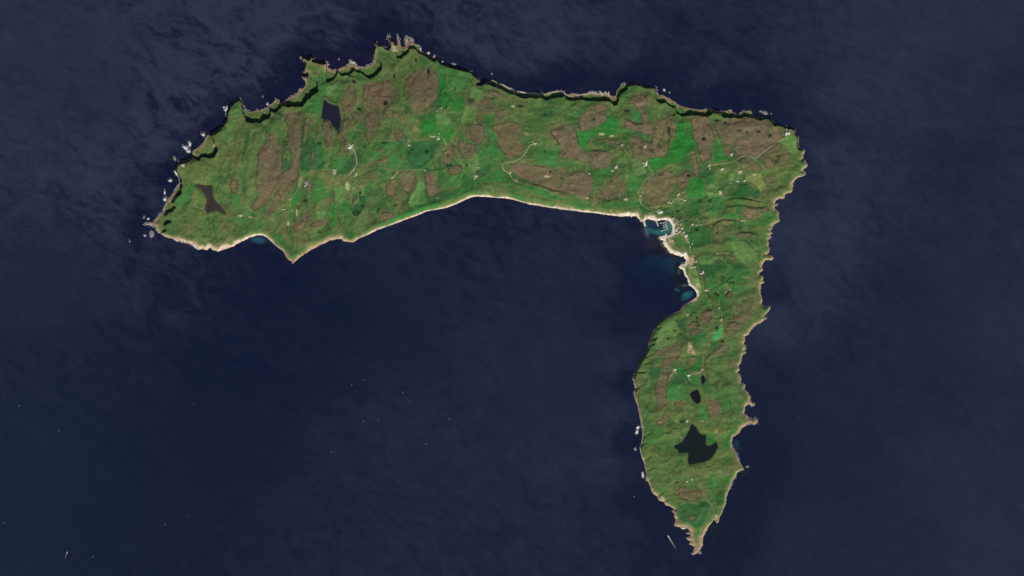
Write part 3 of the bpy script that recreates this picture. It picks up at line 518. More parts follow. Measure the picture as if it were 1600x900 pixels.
# ------------------------------------------------------------------ island
land = np.zeros(X.shape, bool)
mx4 = np.maximum(np.maximum(Hgt[:-1, :-1], Hgt[1:, :-1]), np.maximum(Hgt[:-1, 1:], Hgt[1:, 1:]))
land[:-1, :-1] = mx4 > -9
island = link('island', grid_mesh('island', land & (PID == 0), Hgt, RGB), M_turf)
tag(island, 'green and brown island of turf, heath and pale shore rock in the sea', 'island', kind='structure')
for pid in range(1, len(pieces)):
    sel = land & (PID == pid)
    if sel.sum() < 2: continue
    nm = pieces[pid]
    link(nm, grid_mesh(nm, sel, Hgt, RGB), {'field': M_field, 'heath_patch': M_heath}.get(nm, M_bare), island)
for name, label, rgb, S, lvl in water_sets:
    m = plain('loch_water', rgb * .9, .2, .4, .22, .008)
    o = link(name, grid_mesh(name, S & land, lvl), m); tag(o, label, 'loch', kind='structure')
M_pond = plain('pond_water', col(40,40,36) * .8, .2, .4, .15, .02)
for S, lvl in pond_sets: link('pond', grid_mesh('pond', S & land, lvl), M_pond, island)

# ------------------------------------------------------------------ sea
def axis(lo, hi, f0, f1):
    a = [-4200, -3000, -2200, -1600, -1200, -900, -700, -500, -350, -250, -160, -100, -60]
    a = list(a); x = -30.0
    while x < hi + 30: a.append(x); x += 1.6 if f0 < x < f1 else 4.0
    a += [hi + 60, hi + 100, hi + 160, hi + 250, hi + 350, hi + 500, hi + 700, hi + 900, hi + 1200, hi + 1600, hi + 2200, hi + 3000, hi + 4200]
    return np.array(a)
sx = axis(0, 1600, 985, 1098); sy = axis(0, 900, 335, 482); SX, SY = np.meshgrid(sx, sy)
WIND = [(60,60,.82),(200,60,.85),(330,60,.88),(420,40,.9),(300,130,.9),(380,110,.8),(240,200,.85),(150,250,.8),(60,250,.75),(430,120,.35),(450,140,.05),(400,160,.3),(350,160,.5),(330,200,.05),(300,180,.75),(290,215,.3),(250,240,.7),(260,275,.12),(230,300,.4),
 (225,345,.2),(150,340,.55),(60,350,.5),(520,60,.6),(540,85,.3),(580,70,.15),(570,95,.05),(500,30,.5),(620,30,.3),(640,40,.35),(700,40,.62),(760,70,.78),(800,30,.6),(860,70,.75),(820,100,.72),(880,115,.25),(900,130,.1),(840,130,.25),(940,60,.5),(980,95,.5),(1000,110,.15),(1060,80,.3),(1050,120,.2),(1100,120,.4),(1120,150,.15),(1180,165,.15),(1230,180,.3),
 (1150,60,.35),(1250,60,.5),(1350,40,.62),(1450,60,.66),(1550,40,.6),(1580,100,.45),(1480,120,.5),(1400,120,.62),(1330,160,.62),(1300,200,.3),(1290,230,.65),(1350,220,.45),(1320,260,.55),(1270,300,.4),(1310,340,.62),(1240,370,.6),(1260,420,.55),(1220,500,.55),(1210,450,.25),(1400,320,.42),(1500,260,.36),(1500,400,.4),(1580,330,.42),(1400,450,.3),(1580,500,.45),(1300,560,.28),(1450,620,.3),(1560,700,.38),(1480,720,.4),(1300,720,.26),(1400,850,.3),(1250,850,.3),(1200,600,.2),(1180,720,.12),(1140,830,.12),(1550,850,.4),
 (60,450,.42),(180,430,.38),(300,430,.22),(440,420,.05),(420,460,.03),(340,400,.12),(560,430,.2),(520,500,.12),(640,420,.26),(760,420,.28),(760,350,.2),(860,430,.34),(940,450,.3),(990,470,.1),(1010,450,.06),(980,520,.18),(960,560,.4),(985,600,.1),(960,640,.4),(985,690,.12),(940,720,.38),(1000,790,.1),(980,820,.25),(1040,860,.15),(860,560,.36),(760,540,.34),(640,560,.24),(560,600,.22),(460,600,.12),(400,560,.08),(320,560,.12),(200,560,.22),(80,580,.28),(80,720,.28),(60,860,.26),(220,720,.18),(380,700,.15),(520,700,.26),(660,680,.34),(800,680,.34),(880,680,.38),(700,820,.28),(860,820,.28),(500,840,.24),(320,840,.18),(180,840,.2),(600,640,.32)]
wind = idw(WIND, SX, SY, 3.4)[..., 0] * (.84 - .08 * (1 - sstep(150, 420, SY)) * (1 - sstep(500, 1100, SX)))
gust = idw([(150,150,.3),(450,60,.95),(350,170,1.0),(250,250,.9),(600,40,.9),(800,80,.8),(1000,80,.6),(1300,220,.5),(1250,420,.4),(1500,100,.26),(1500,500,.16),(1400,800,.13),(1250,700,.14),(900,600,.1),(980,620,.55),(600,500,.08),(300,700,.06),(80,450,.16),(60,800,.1),(80,100,.3),(430,130,1.7),(310,190,1.7),(560,70,1.6),(370,160,1.7),(640,50,1.2),(240,280,1.4)], SX, SY, 2.5)[..., 0]
ci = np.clip(np.rint(SX - GX0), 0, NX - 1).astype(int); cj = np.clip(np.rint(SY - GY0), 0, NY - 1).astype(int)
off = np.clip(-d[cj, ci], 0, 40) + np.hypot(np.clip(GX0 - SX, 0, None) + np.clip(SX - GX0 - NX, 0, None), np.clip(GY0 - SY, 0, None) + np.clip(SY - GY0 - NY, 0, None))
lee = (1 - sstep(2, 46, off + 14 * fbm(SX * .8 + SY * .5, SY * 1.3, 22, 161, 3))) * (1 - sstep(200, 330, SY)) * (1 - sstep(950, 1250, SX) * .6)   # calm water in the lee of the cliffs
wind = wind * (1 - .72 * lee)
SEA0 = col(10,19,40)
SRGB = np.broadcast_to(SEA0, SX.shape + (3,)).copy()
# violet tinge of deep water in the tidal race, greener over the banks
tint = idw([(100,100,1.0),(450,60,1.0),(800,60,.9),(1400,80,.85),(1400,500,.3),(80,750,.0),(300,600,.3),(500,750,.5),(800,600,.5),(1500,850,.2),(640,450,.2)], SX, SY, 2.5)[..., 0]
SRGB = mix(SRGB, col(16,17,41), tint * .8)
def blob(cx, cy, rx, ry, rgb, amt, ang=0.0):
    global SRGB
    ca, sa = math.cos(ang), math.sin(ang); u = ((SX - cx) * ca + (SY - cy) * sa) / rx; v = (-(SX - cx) * sa + (SY - cy) * ca) / ry
    r = np.hypot(u, v) + .18 * fbm(SX, SY, 9, 77, 3)
    SRGB = mix(SRGB, rgb, (1 - sstep(.45, 1.15, r)) * amt)
teal = col(24,84,92)
for b_ in [(404,375,14,6,col(28,70,84),.9,.1),(1075,460,9,6,teal,1,-.4),(1072,463,12,6,teal,.7,-.6),(1045,406,20,7,col(14,56,72),.85,.15),(1030,412,30,14,col(14,36,58),.8,.2),(1046,418,16,12,col(14,50,64),.6,.6),(1020,425,40,26,col(13,26,50),.7,0),(1058,453,5,2.5,teal,.7,.3),
           (1015,348,12,8,col(22,52,66),.9,.4),(1013,360,8,6,col(30,92,84),.8,.5),(1030,363,14,6,col(36,98,88),.85,.1),(1045,352,8,14,col(52,112,100),.8,.1),(1034,350,7,9,col(18,40,50),.95,.3),(1010,366,4,9,col(62,112,106),.5,-.4),(1152,692,2.5,4,col(24,70,76),.5,0),(1148,700,9,14,col(26,52,62),.5,0)]: blob(*b_)
kelp = col(14,17,15)
for b_ in [(1030,388,10,16,kelp,.9,-.5),(1052,402,14,6,col(22,28,30),.8,.5),(1058,416,5,10,kelp,.85,0),(1062,440,9,14,kelp,.85,-.3),(1035,375,8,10,kelp,.85,-.5),(1063,448,9,4,col(24,30,30),.8,0),(1018,378,12,16,col(28,26,40),.8,-.5),(1040,398,16,5,col(26,24,40),.8,.1),(1112,815,12,28,col(20,26,34),.6,.35),
           (1118,830,8,20,col(22,26,32),.6,.3),(1160,735,10,8,col(24,34,36),.7,0),(1006,362,4,12,col(40,34,44),.6,-.35),(1035.5,383,3.5,8,col(70,74,56),.8,-.6),(1046,394,8,2.6,col(76,80,60),.8,.5),(1061,424,2.6,7,col(62,66,50),.8,0),(1070,446,6,2.4,col(70,76,56),.8,.1),(1031,373,4.5,3,col(96,96,76),.8,.3),(1068,412,5,3.4,col(90,88,70),.7,0)]: blob(*b_)
nv = SX.size; ny, nx = SX.shape
me = bpy.data.meshes.new('sea'); me.vertices.add(nv)
co = np.zeros((nv, 3), np.float32); co[:, 0] = ((SX - 800) * M_PX).ravel(); co[:, 1] = ((450 - SY) * M_PX).ravel(); me.vertices.foreach_set('co', co.ravel())
jg, ig = np.meshgrid(np.arange(ny - 1), np.arange(nx - 1), indexing='ij'); q = np.stack([jg * nx + ig, (jg + 1) * nx + ig, (jg + 1) * nx + ig + 1, jg * nx + ig + 1], -1).reshape(-1, 4)
me.loops.add(len(q) * 4); me.loops.foreach_set('vertex_index', q.astype(np.int32).ravel()); me.polygons.add(len(q)); me.polygons.foreach_set('loop_start', np.arange(0, len(q) * 4, 4, dtype=np.int32)); me.update(calc_edges=True)
a = me.color_attributes.new('water', 'FLOAT_COLOR', 'POINT'); c4 = np.ones((nv, 4), np.float32); c4[:, :3] = SRGB.reshape(-1, 3); a.data.foreach_set('color', c4.ravel())
a = me.attributes.new('wind', 'FLOAT', 'POINT'); a.data.foreach_set('value', wind.ravel().astype(np.float32))
a = me.attributes.new('gust', 'FLOAT', 'POINT'); a.data.foreach_set('value', gust.ravel().astype(np.float32))

m_sea, t, b = new_mat('sea_water')
def node(kind, **kw):
    n = t.nodes.new(kind)
    for k, v in kw.items(): setattr(n, k, v)
    return n
aw = node('ShaderNodeAttribute', attribute_name='wind'); ag = node('ShaderNodeAttribute', attribute_name='gust'); ac = node('ShaderNodeAttribute', attribute_name='water'); tc = node('ShaderNodeTexCoord')
def streak(ang, sx_, sy_, scale, detail, rough, dist=0.0):
    mp = node('ShaderNodeMapping'); mp.vector_type = 'TEXTURE'; mp.inputs['Rotation'].default_value = (0, 0, math.radians(ang)); mp.inputs['Scale'].default_value = (sx_, sy_, 1)
    no = node('ShaderNodeTexNoise'); no.inputs['Scale'].default_value = scale; no.inputs['Detail'].default_value = detail; no.inputs['Roughness'].default_value = rough; no.inputs['Distortion'].default_value = dist
    t.links.new(tc.outputs['Object'], mp.inputs['Vector']); t.links.new(mp.outputs['Vector'], no.inputs['Vector']); return no.outputs['Fac']
def math_(op, a_, b_, clamp=False):
    n = node('ShaderNodeMath', operation=op); n.use_clamp = clamp
    for k, v in enumerate((a_, b_)):
        if isinstance(v, (int, float)): n.inputs[k].default_value = v
        else: t.links.new(v, n.inputs[k])
    return n.outputs[0]
s1 = streak(-32, 1.7, 1, .0042, 7, .66, 1.4)      # gusts combed out along the wind
s2 = streak(-28, 2.0, 1, .011, 5, .68, 1.0)
s3 = streak(-8, 2.4, 1, .03, 3, .7)
dev = math_('ADD', math_('ADD', math_('MULTIPLY', math_('SUBTRACT', s1, .47), 2.6), math_('MULTIPLY', math_('SUBTRACT', s2, .48), 1.5)), math_('MULTIPLY', math_('SUBTRACT', s3, .5), .45))
amp = math_('MULTIPLY', ag.outputs['Fac'], math_('ADD', aw.outputs['Fac'], .25))
wnd = math_('ADD', aw.outputs['Fac'], math_('MULTIPLY', dev, amp), True)
mr = node('ShaderNodeMapRange'); mr.inputs['To Min'].default_value = .16; mr.inputs['To Max'].default_value = .68; t.links.new(math_('POWER', wnd, .7), mr.inputs['Value'])
t.links.new(mr.outputs['Result'], b.inputs['Roughness']); t.links.new(ac.outputs['Color'], b.inputs['Base Color'])
b.inputs['Specular IOR Level'].default_value = 1.0; b.inputs['Specular Tint'].default_value = (.58, .70, 1.0, 1); b.inputs['IOR'].default_value = 1.5
tag(link('sea', me, m_sea), 'dark navy sea streaked by the wind round the island', 'sea', kind='structure')

# ------------------------------------------------------------------ tracks
M_lane = plain('pale_gravel_lane', col(146,142,112), .9, .1, .25, .03); M_track = plain('worn_grass_track', col(112,122,82), .95, .1, .2, .08)
def resample(pts, step=1.0):
    P = []
    for k in range(len(pts) - 1):
        (x1, y1), (x2, y2) = pts[k], pts[k + 1]; n = max(1, int(math.hypot(x2 - x1, y2 - y1) / step))
        P += [(x1 + (x2 - x1) * i / n, y1 + (y2 - y1) * i / n) for i in range(n)]
    P.append(pts[-1])
    for _ in range(2): P = [P[0]] + [((P[i - 1][0] + P[i][0] * 2 + P[i + 1][0]) / 4, (P[i - 1][1] + P[i][1] * 2 + P[i + 1][1]) / 4) for i in range(1, len(P) - 1)] + [P[-1]]
    return P
def ribbon(name, pts, width, mat, label, kind='structure'):
    P = resample(pts); vs_, fs = [], []; rr = random.Random(len(P)); hw = width * .82 / 2 / M_PX
    for i, (x, y) in enumerate(P):
        a_, b_ = P[max(0, i - 1)], P[min(len(P) - 1, i + 1)]; dx, dy = b_[0] - a_[0], b_[1] - a_[1]; L = math.hypot(dx, dy) or 1; nx_, ny_ = -dy / L, dx / L
        w = hw * rr.uniform(.8, 1.15)
        for s_ in (-1, 0, 1):
            px, py = x + nx_ * w * s_, y + ny_ * w * s_
            z = max(Zat(px + ax, py + ay) for ax in (-.5, 0, .5) for ay in (-.5, 0, .5)) + .5
            vs_.append(W(px, py, z))
        if i: b0 = 3 * (i - 1); fs += [(b0, b0 + 1, b0 + 4, b0 + 3), (b0 + 1, b0 + 2, b0 + 5, b0 + 4)]
    o = link(name, mesh_from(name, vs_, fs), mat); tag(o, label, 'track', kind=kind); return o
for sh, pts, w, mt, lab in [
 ('E','745,375 770,430 785,500 785,550 740,620 690,670',11,M_lane,'bright pale lane running south from the white roofed farm in the west'),
 ('E','1160,685 1220,615',10,M_lane,'short pale slanting lane in the brown pasture inland of the straight south shore'),
 ('E','550,655 600,690 690,680 770,655 830,640 930,590 1000,580 1150,600 1220,612 1340,600 1490,606',7,M_track,'faint track linking the western farms above the south coast'),
 ('E','235,690 200,760 150,840 110,900 80,960 40,1020 20,1080',8,M_track,'worn track descending between heath strips to the western headland'),
 ('H','1310,190 1250,220 1210,290 1160,350 1080,385 990,395 960,430 980,470 1040,510 1080,570 1160,610',9,M_lane,'tan lane with a hairpin bend below the farm in the middle of the island'),
 ('H','1160,610 1300,640 1450,690 1600,750 1700,770 1800,775',7,M_track,'faint grass track running along the slope above the long pale shore'),
 ('H','1330,170 1400,80 1470,30 1560,0',7,M_track,'faint track climbing north east from the farm above the hairpin lane'),
 ('K','1130,560 1040,610 950,670 870,730 800,785 760,770 710,745 640,775 590,810 520,830 400,850 310,855',9,M_lane,'long straight pale road crossing brown heath to the lighthouse'),
 ('J','465,350 458,410 455,470 480,472',9,M_track,'short straight track going down beside a brown heath knoll'),
 ('J','800,10 860,80 940,120 990,110',7,M_track,'track slanting down to the white farm in the middle of the eastern heaths'),
 ('I','740,745 800,840 835,890',7,M_track,'upper part of the slanting track below a lone pale shed'),
 ('J','1010,110 1070,210 1040,240 970,290 940,350 920,400 940,520 1000,570 1100,610 1140,612',9,M_track,'winding track from the white inland farm down to the harbour'),
 ('J','1260,510 1320,460 1400,488',9,M_lane,'forked pale lane among fields just above the harbour village'),
 ('J','1320,460 1335,415 1400,400',8,M_lane,'upper branch of the forked pale lane above the harbour village'),
 ('J','730,60 700,110 680,140',7,M_track,'short track to the pale farm between two brown heath knolls'),
 ('Q','720,215 760,270 790,330 790,400 860,450 930,540 970,600 980,700 990,760',9,M_lane,'village street running south behind the harbour houses'),
 ('Q','1180,315 1080,315 1010,318 980,360 970,420',8,M_lane,'hooked pale drive to two houses above the village'),
 ('M','590,190 700,165 800,140 920,135',8,M_track,'straight field lane heading east across the neck of the southern arm'),
 ('M','590,200 600,290 640,400 670,540 720,640 750,720 770,800 750,900',7,M_track,'faint road leading south from the village into the southern arm'),
 ('M','820,640 840,720 850,830',7,M_track,'short track between two small white cottages beside the brown heath'),
 ('N','930,100 900,220 870,300 860,420 850,560 845,590',7,M_track,'faint straight road down the middle of the southern arm'),
 ('N','700,640 760,630 820,615 850,580',10,M_lane,'pale bent lane above the tiny black loch'),
 ('N','700,640 712,690',9,M_lane,'stub of pale lane running south from the bend'),
 ('N','500,690 540,610 560,570',9,M_lane,'pale slanting farm lane in the western half of the southern arm'),
 ('O','740,700 760,790 810,900 850,990 890,1060 940,1130 965,1160 970,1230',7,M_track,'straight track from the star shaped loch to the southern tip'),
 ('P','970,430 920,480 870,560 850,630',7,M_track,'last stretch of track to the hut at the southern tip'),
 ('G','390,745 430,690 452,610',7,M_track,'short lane between two bright green fields by the northern cliffs'),
 ('H','345,130 385,215',8,M_lane,'short straight lane running down from the white farm among green fields'),
]: ribbon('track', T(sh, pts), w, mt, lab)

# ------------------------------------------------------------------ buildings
M_wall = plain('whitewashed_wall', (.78, .76, .70), .8, .2, .06, .3); M_stone = plain('grey_stone_wall', (.36, .34, .30), .9, .1, .15, .5)
M_rpale = plain('pale_sheet_roof', (.62, .60, .55), .6, .3, .1, .25); M_rslate = plain('grey_slate_roof', (.27, .27, .28), .6, .3, .15, .4); M_rred = plain('red_painted_roof', (.42, .09, .06), .6, .3, .12, .3)
M_door = plain('dark_painted_door', (.06, .07, .08), .5, .3); M_pot = plain('chimney_stone', (.3, .26, .22), .9, .1)
def box_mesh(name, x0, x1, y0, y1, z0, z1):
    v = [(x, y, z) for z in (z0, z1) for y in (y0, y1) for x in (x0, x1)]
    return mesh_from(name, v, [(0, 2, 3, 1), (4, 5, 7, 6), (0, 1, 5, 4), (2, 6, 7, 3), (0, 4, 6, 2), (1, 3, 7, 5)])
def gable(name, L, Wd, h, top):
    a_, b_ = L / 2, Wd / 2
    return mesh_from(name, [(-a_, -b_, -8), (a_, -b_, -8), (a_, b_, -8), (-a_, b_, -8), (-a_, -b_, h), (a_, -b_, h), (a_, b_, h), (-a_, b_, h), (-a_, 0, top - .1), (a_, 0, top - .1)],
                     [(0, 1, 5, 4), (2, 3, 7, 6), (1, 2, 6, 9, 5), (3, 0, 4, 8, 7), (0, 3, 2, 1)])
def roof(name, L, Wd, h, top, th=.5):
    a_, b_ = L / 2 + .6, Wd / 2 + .7; k = (top - h) / (Wd / 2); e = h - .7 * k + .15
    v = [(s_ * a_, y, z) for s_ in (-1, 1) for y, z in ((-b_, e), (0, top + .15), (b_, e), (b_, e + th), (0, top + .15 + th), (-b_, e + th))]
    return mesh_from(name, v, [(0, 1, 7, 6), (1, 2, 8, 7), (2, 3, 9, 8), (3, 4, 10, 9), (4, 5, 11, 10), (5, 0, 6, 11), (0, 5, 4, 1), (1, 4, 3, 2), (6, 7, 10, 11), (7, 8, 9, 10)])
DIM = dict(cottage=(17, 9, 4.2, 8.0), house=(20, 11, 6.0, 10.5), barn=(30, 14, 5.5, 9.5), shed=(20, 11, 4.0, 6.5))
_cache = {}
def building(kind, roofk, x, y, ang, label, group, wall=None):
    L, Wd, h, top = DIM[kind]
    if (kind, roofk) not in _cache:
        wm = M_stone if (roofk == 'slate' and kind in ('shed', 'barn')) else M_wall
        w = gable('wall', L, Wd, h, top); w.materials.append(wm)
        r = roof('roof', L, Wd, h, top); r.materials.append({'pale': M_rpale, 'slate': M_rslate, 'red': M_rred}[roofk])
        dr = box_mesh('door', -1.0 if kind in ('cottage', 'house') else -2.2, 1.0 if kind in ('cottage', 'house') else 2.2, -Wd / 2 - .12, -Wd / 2 - .005, 0, 2.3 if kind in ('cottage', 'house') else 3.6); dr.materials.append(M_door)
        ch = box_mesh('chimney', L / 2 - 1.8, L / 2 - .4, -.7, .7, top - .6, top + 1.9); ch.materials.append(M_pot)
        wn = [box_mesh('window', cx_ - .7, cx_ + .7, -Wd / 2 - .10, -Wd / 2 - .005, 1.2, 2.6) for cx_ in (-L * .3, L * .3)]
        for m_ in wn: m_.materials.append(M_door)
        _cache[(kind, roofk)] = (w, r, dr, ch, wn)
    w, r, dr, ch, wn = _cache[(kind, roofk)]
    o = bpy.data.objects.new(kind, None); coll.objects.link(o); o.empty_display_size = 5
    z = max(Zat(x + ax, y + ay) for ax in (-1.2, 0, 1.2) for ay in (-1.2, 0, 1.2)); z = .6 * z + .4 * Zat(x, y)
    o.location = W(x, y, z + .6); o.rotation_euler = (0, 0, math.radians(ang))
    link('wall', w, parent=o); rf = link('roof', r, parent=o); link('door', dr, parent=o)
    if kind in ('cottage', 'house'):
        link('chimney', ch, parent=rf)
        for m_ in wn: link('window', m_, parent=o)
    tag(o, label, kind, group); return o
def pos(sh, u, v):
    sc = .1 if sh in 'QR' else .15; return ORG[sh][0] + u * sc, ORG[sh][1] + v * sc
FARM = 'buildings scattered over the island'
for row in '''
E 705 372 10 barn pale|large pale roofed barn at the top of the bright western lane
E 740 350 80 house pale|house behind the large barn at the top of the bright western lane
E 545 640 60 house pale|pale house in the sandy yard west of the bright lane's foot
E 565 600 0 shed slate|grey shed in the sandy yard west of the bright lane's foot
E 778 642 70 house pale|white house just east of the foot of the bright western lane
E 760 668 20 shed slate|grey shed just east of the foot of the bright western lane
E 248 768 30 house pale|pale farmhouse at the end of the straw coloured track beside a small brown heath
E 268 730 100 barn slate|grey barn at the end of the straw coloured track beside a small brown heath
F 85 145 90 cottage pale|lone white cottage midway down the western headland track
F 20 245 0 house pale|white house lowest on the western headland track
E 1150 686 35 cottage pale|cottage at the lower end of the short slanting lane in brown pasture
E 1328 346 20 house pale|pale farmhouse south of a ring shaped yard among green fields
E 1318 300 90 shed slate|grey shed in the ring shaped yard among green fields
E 1495 607 0 cottage pale|small white cottage on its own beside a tall brown field above the south shore
E 1578 252 0 barn slate|grey barn in a pinkish yard between two bright green fields
H 300 148 15 barn pale|bright white barn at the head of a short straight lane among green fields
H 306 95 80 cottage pale|small cottage just north of the bright white barn among green fields
H 240 120 0 shed slate|grey shed in the dull yard west of the bright white barn
H 695 532 30 house pale|upper of two white houses close together above the middle of the pale shore
H 676 564 110 cottage pale|lower of two white houses close together above the middle of the pale shore
H 725 445 20 shed slate|grey shed on a brown knoll north of two white houses above the pale shore
H 1312 195 15 house pale|white farmhouse at the upper end of the hairpin tan lane
H 1275 205 0 shed slate|grey shed beside the farmhouse at the upper end of the hairpin lane
H 1045 500 45 cottage pale|cottage just below the hairpin bend of the tan lane
G 330 725 60 cottage pale|small white cottage at the corner of bright fields nearest the northern cliffs
G 285 757 0 shed slate|tiny shed just west of the cottage nearest the northern cliffs
I 745 745 40 shed pale|lone pale shed at the top of the slanting eastern track
J 680 140 60 barn pale|pale barn between two brown knolls north of the long pale shore
J 645 180 10 shed pale|low pale shed south west of the barn between two brown knolls
J 990 105 60 barn pale|big white barn of the farm amid the eastern heaths
J 975 130 10 house pale|white house of the farm amid the eastern heaths
J 1075 212 30 cottage slate|slate roofed cottage where the track from the eastern heath farm meets the brown heath
J 380 460 0 cottage pale|lone white cottage nearest the long pale south shore
J 402 210 50 shed pale|tiny pale shed beside a rounded brown heath north of the lone shore cottage
J 785 475 130 house pale|house at the eastern foot of a brown knoll above the shore
J 935 445 90 house pale|white house north of the red roofed one on the winding track
J 938 470 90 house red|red roofed house on the winding track above the harbour
J 940 505 95 cottage pale|white cottage south of the red roofed house
J 1140 610 30 barn pale|long pale building standing alone directly north of the harbour
J 1328 425 70 house pale|house on the upper branch of the forked lane above the village
J 1402 486 10 cottage pale|cottage at the eastern end of the forked lane above the village
J 1260 512 40 house pale|house at the western foot of the forked lane
Q 1012 308 60 house pale|western of two houses on the hooked drive above the village
Q 1084 316 0 cottage pale|eastern of two houses on the hooked drive above the village
Q 765 398 80 barn pale|bright white hall beside the eastern rim of the harbour
Q 815 420 30 house pale|white house just east of the bright hall by the harbour
Q 860 366 20 house pale|white house north east of the bright hall by the harbour
Q 915 484 35 barn pale|largest bright building on the village street south of the harbour hall
Q 938 530 60 shed slate|grey shed just below the largest building on the village street
Q 790 355 20 cottage pale|cottage between the bright harbour hall and the house to its north east
Q 835 300 60 cottage pale|cottage set back behind the harbour rim, north of the village houses
Q 885 425 30 house pale|white house on the street between the hall and the largest village building
Q 770 450 10 shed pale|pale shed just south of the bright harbour hall
Q 700 560 40 shed pale|pale shed on bare ground behind the southern stub pier
Q 880 765 30 barn pale|pale building on the white ground above the beach bend
Q 715 210 40 house pale|white house at the north eastern corner of the harbour rim
Q 826 250 70 cottage slate|slate roofed cottage set back north east of the harbour
Q 750 285 80 cottage slate|slate roofed cottage close behind the harbour's curved rim
Q 980 660 80 cottage pale|lower of two cottages at the southern end of the village street
Q 1012 610 70 cottage pale|upper of two cottages at the southern end of the village street
R 950 372 0 house pale|western house of the pair in a sandy yard inland of the white beach
R 980 355 70 barn pale|pale barn of the pair in a sandy yard inland of the white beach
R 1030 632 0 house pale|white house in the pinkish yard south of the sandy yard farm
R 1066 628 80 shed red|red roofed shed in the pinkish yard south of the sandy yard farm
R 800 272 20 cottage pale|western cottage of the row just behind the white beach point
R 850 268 10 cottage pale|eastern cottage of the row just behind the white beach point
R 872 190 60 house pale|house beside the bare brown plot behind the beach
R 850 98 70 cottage slate|slate roofed cottage at the north corner of the bare brown plot
R 1210 60 0 cottage pale|cottage halfway along the straight field lane on the island's neck
R 1370 50 70 shed slate|grey shed at the eastern end of the straight field lane
R 1330 665 70 cottage pale|western of two cottages among narrow green strips on the neck
R 1410 620 30 cottage pale|eastern of two cottages among narrow green strips on the neck
R 1215 655 0 shed slate|grey shed in green fields east of the pinkish yard
M 820 710 80 cottage pale|northern cottage on the short track beside brown heath
M 845 830 85 house pale|southern house on the short track beside brown heath
M 495 775 50 cottage pale|cottage alone above the low western cliff south of the beach
M 790 795 80 shed slate|grey shed west of the southern house beside brown heath
K 550 745 80 house pale|white house on the green strip beside a round brown heath, south west of the lighthouse
L 315 55 80 house pale|northern house of the pair below a tapering brown heath
L 325 92 70 cottage pale|southern cottage of the pair below a tapering brown heath
L 450 95 30 barn pale|bright white barn in green fields east of the tapering heath
L 640 118 60 house pale|house in the small cluster west of the yellowish field
L 622 142 10 shed slate|grey shed in the small cluster west of the yellowish field
L 686 216 40 house pale|house at the western corner of the yellowish field
L 615 224 0 shed pale|pale shed south of the small cluster by the yellowish field
L 540 240 0 shed slate|grey shed at the foot of a narrow pale paddock in the east
L 790 150 20 cottage pale|cottage at the northern edge of the yellowish field
L 435 335 120 barn pale|pale barn in a tan yard in the middle of the eastern fields
L 458 362 30 shed slate|grey shed beside the barn in a tan yard in the eastern fields
L 660 630 0 house pale|western of two houses at the tip of a dark curved ridge
L 685 632 70 cottage pale|eastern of two houses at the tip of a dark curved ridge
N 560 582 60 house pale|house at the top of the slanting farm lane in the southern arm
N 575 612 0 shed slate|grey shed east of the slanting farm lane in the southern arm
N 702 640 20 house pale|white house at the bend of the pale lane north of the lochs
N 848 582 80 cottage pale|cottage at the eastern end of the pale bent lane above the tiny loch
O 850 250 0 cottage pale|tiny cottage north east of the star shaped loch
O 686 250 60 shed pale|tiny shed north west of the star shaped loch
P 690 80 10 shed pale|western of two tiny huts south of the star shaped loch
P 740 60 70 shed pale|eastern of two tiny huts south of the star shaped loch
K 1125 485 80 cottage pale|keepers' cottage north west of the lighthouse
K 1120 520 80 cottage pale|keepers' cottage west of the lighthouse
K 1165 490 10 shed slate|small store north east of the lighthouse
P 850 632 70 cottage pale|pale hut near the southern tip of the island'''.strip().split('\n'):
    a_, lab = row.split('|'); sh, u, v, an, kd, rk = a_.split(); x, y = pos(sh, float(u), float(v)); building(kd, rk, x, y, float(an), lab, FARM)

# lighthouse
def lathe(name, prof, n=20):
    vs_, fs = [], []
    for r_, z in prof: vs_ += [(r_ * math.cos(2 * math.pi * i / n), r_ * math.sin(2 * math.pi * i / n), z) for i in range(n)]
    for k in range(len(prof) - 1): fs += [(k * n + i, k * n + (i + 1) % n, (k + 1) * n + (i + 1) % n, (k + 1) * n + i) for i in range(n)]
    fs.append(tuple(range((len(prof) - 1) * n, len(prof) * n)))
    return mesh_from(name, vs_, fs)
def lighthouse(x, y, s_, label):
    o = bpy.data.objects.new('lighthouse', None); coll.objects.link(o); o.location = W(x, y, Zat(x, y)); o.scale = (s_,) * 3
    tw = link('tower', lathe('tower', [(4.5, -6), (4.4, 0), (3.4, 20), (3.3, 22)]), M_wall, o); link('gallery', lathe('gallery', [(3.4, 21.9), (4.6, 22.3), (4.6, 23), (2.2, 23.05)]), M_stone, o)
    ln = link('lantern', lathe('lantern', [(2.1, 23.1), (2.1, 25.8)]), plain('lantern_glass', (.2, .24, .26), .1, .6), o); link('dome', lathe('dome', [(2.5, 25.9), (2.2, 27), (1.2, 28), (.2, 28.6)]), M_wall, ln)
    link('door', box_mesh('door', -.8, .8, -4.55, -4.2, 0, 2.4), M_door, o); tag(o, label, 'lighthouse'); return o
lighthouse(*pos('K', 1147, 527), 1.0, 'white lighthouse tower on the north eastern headland at the end of the long road')

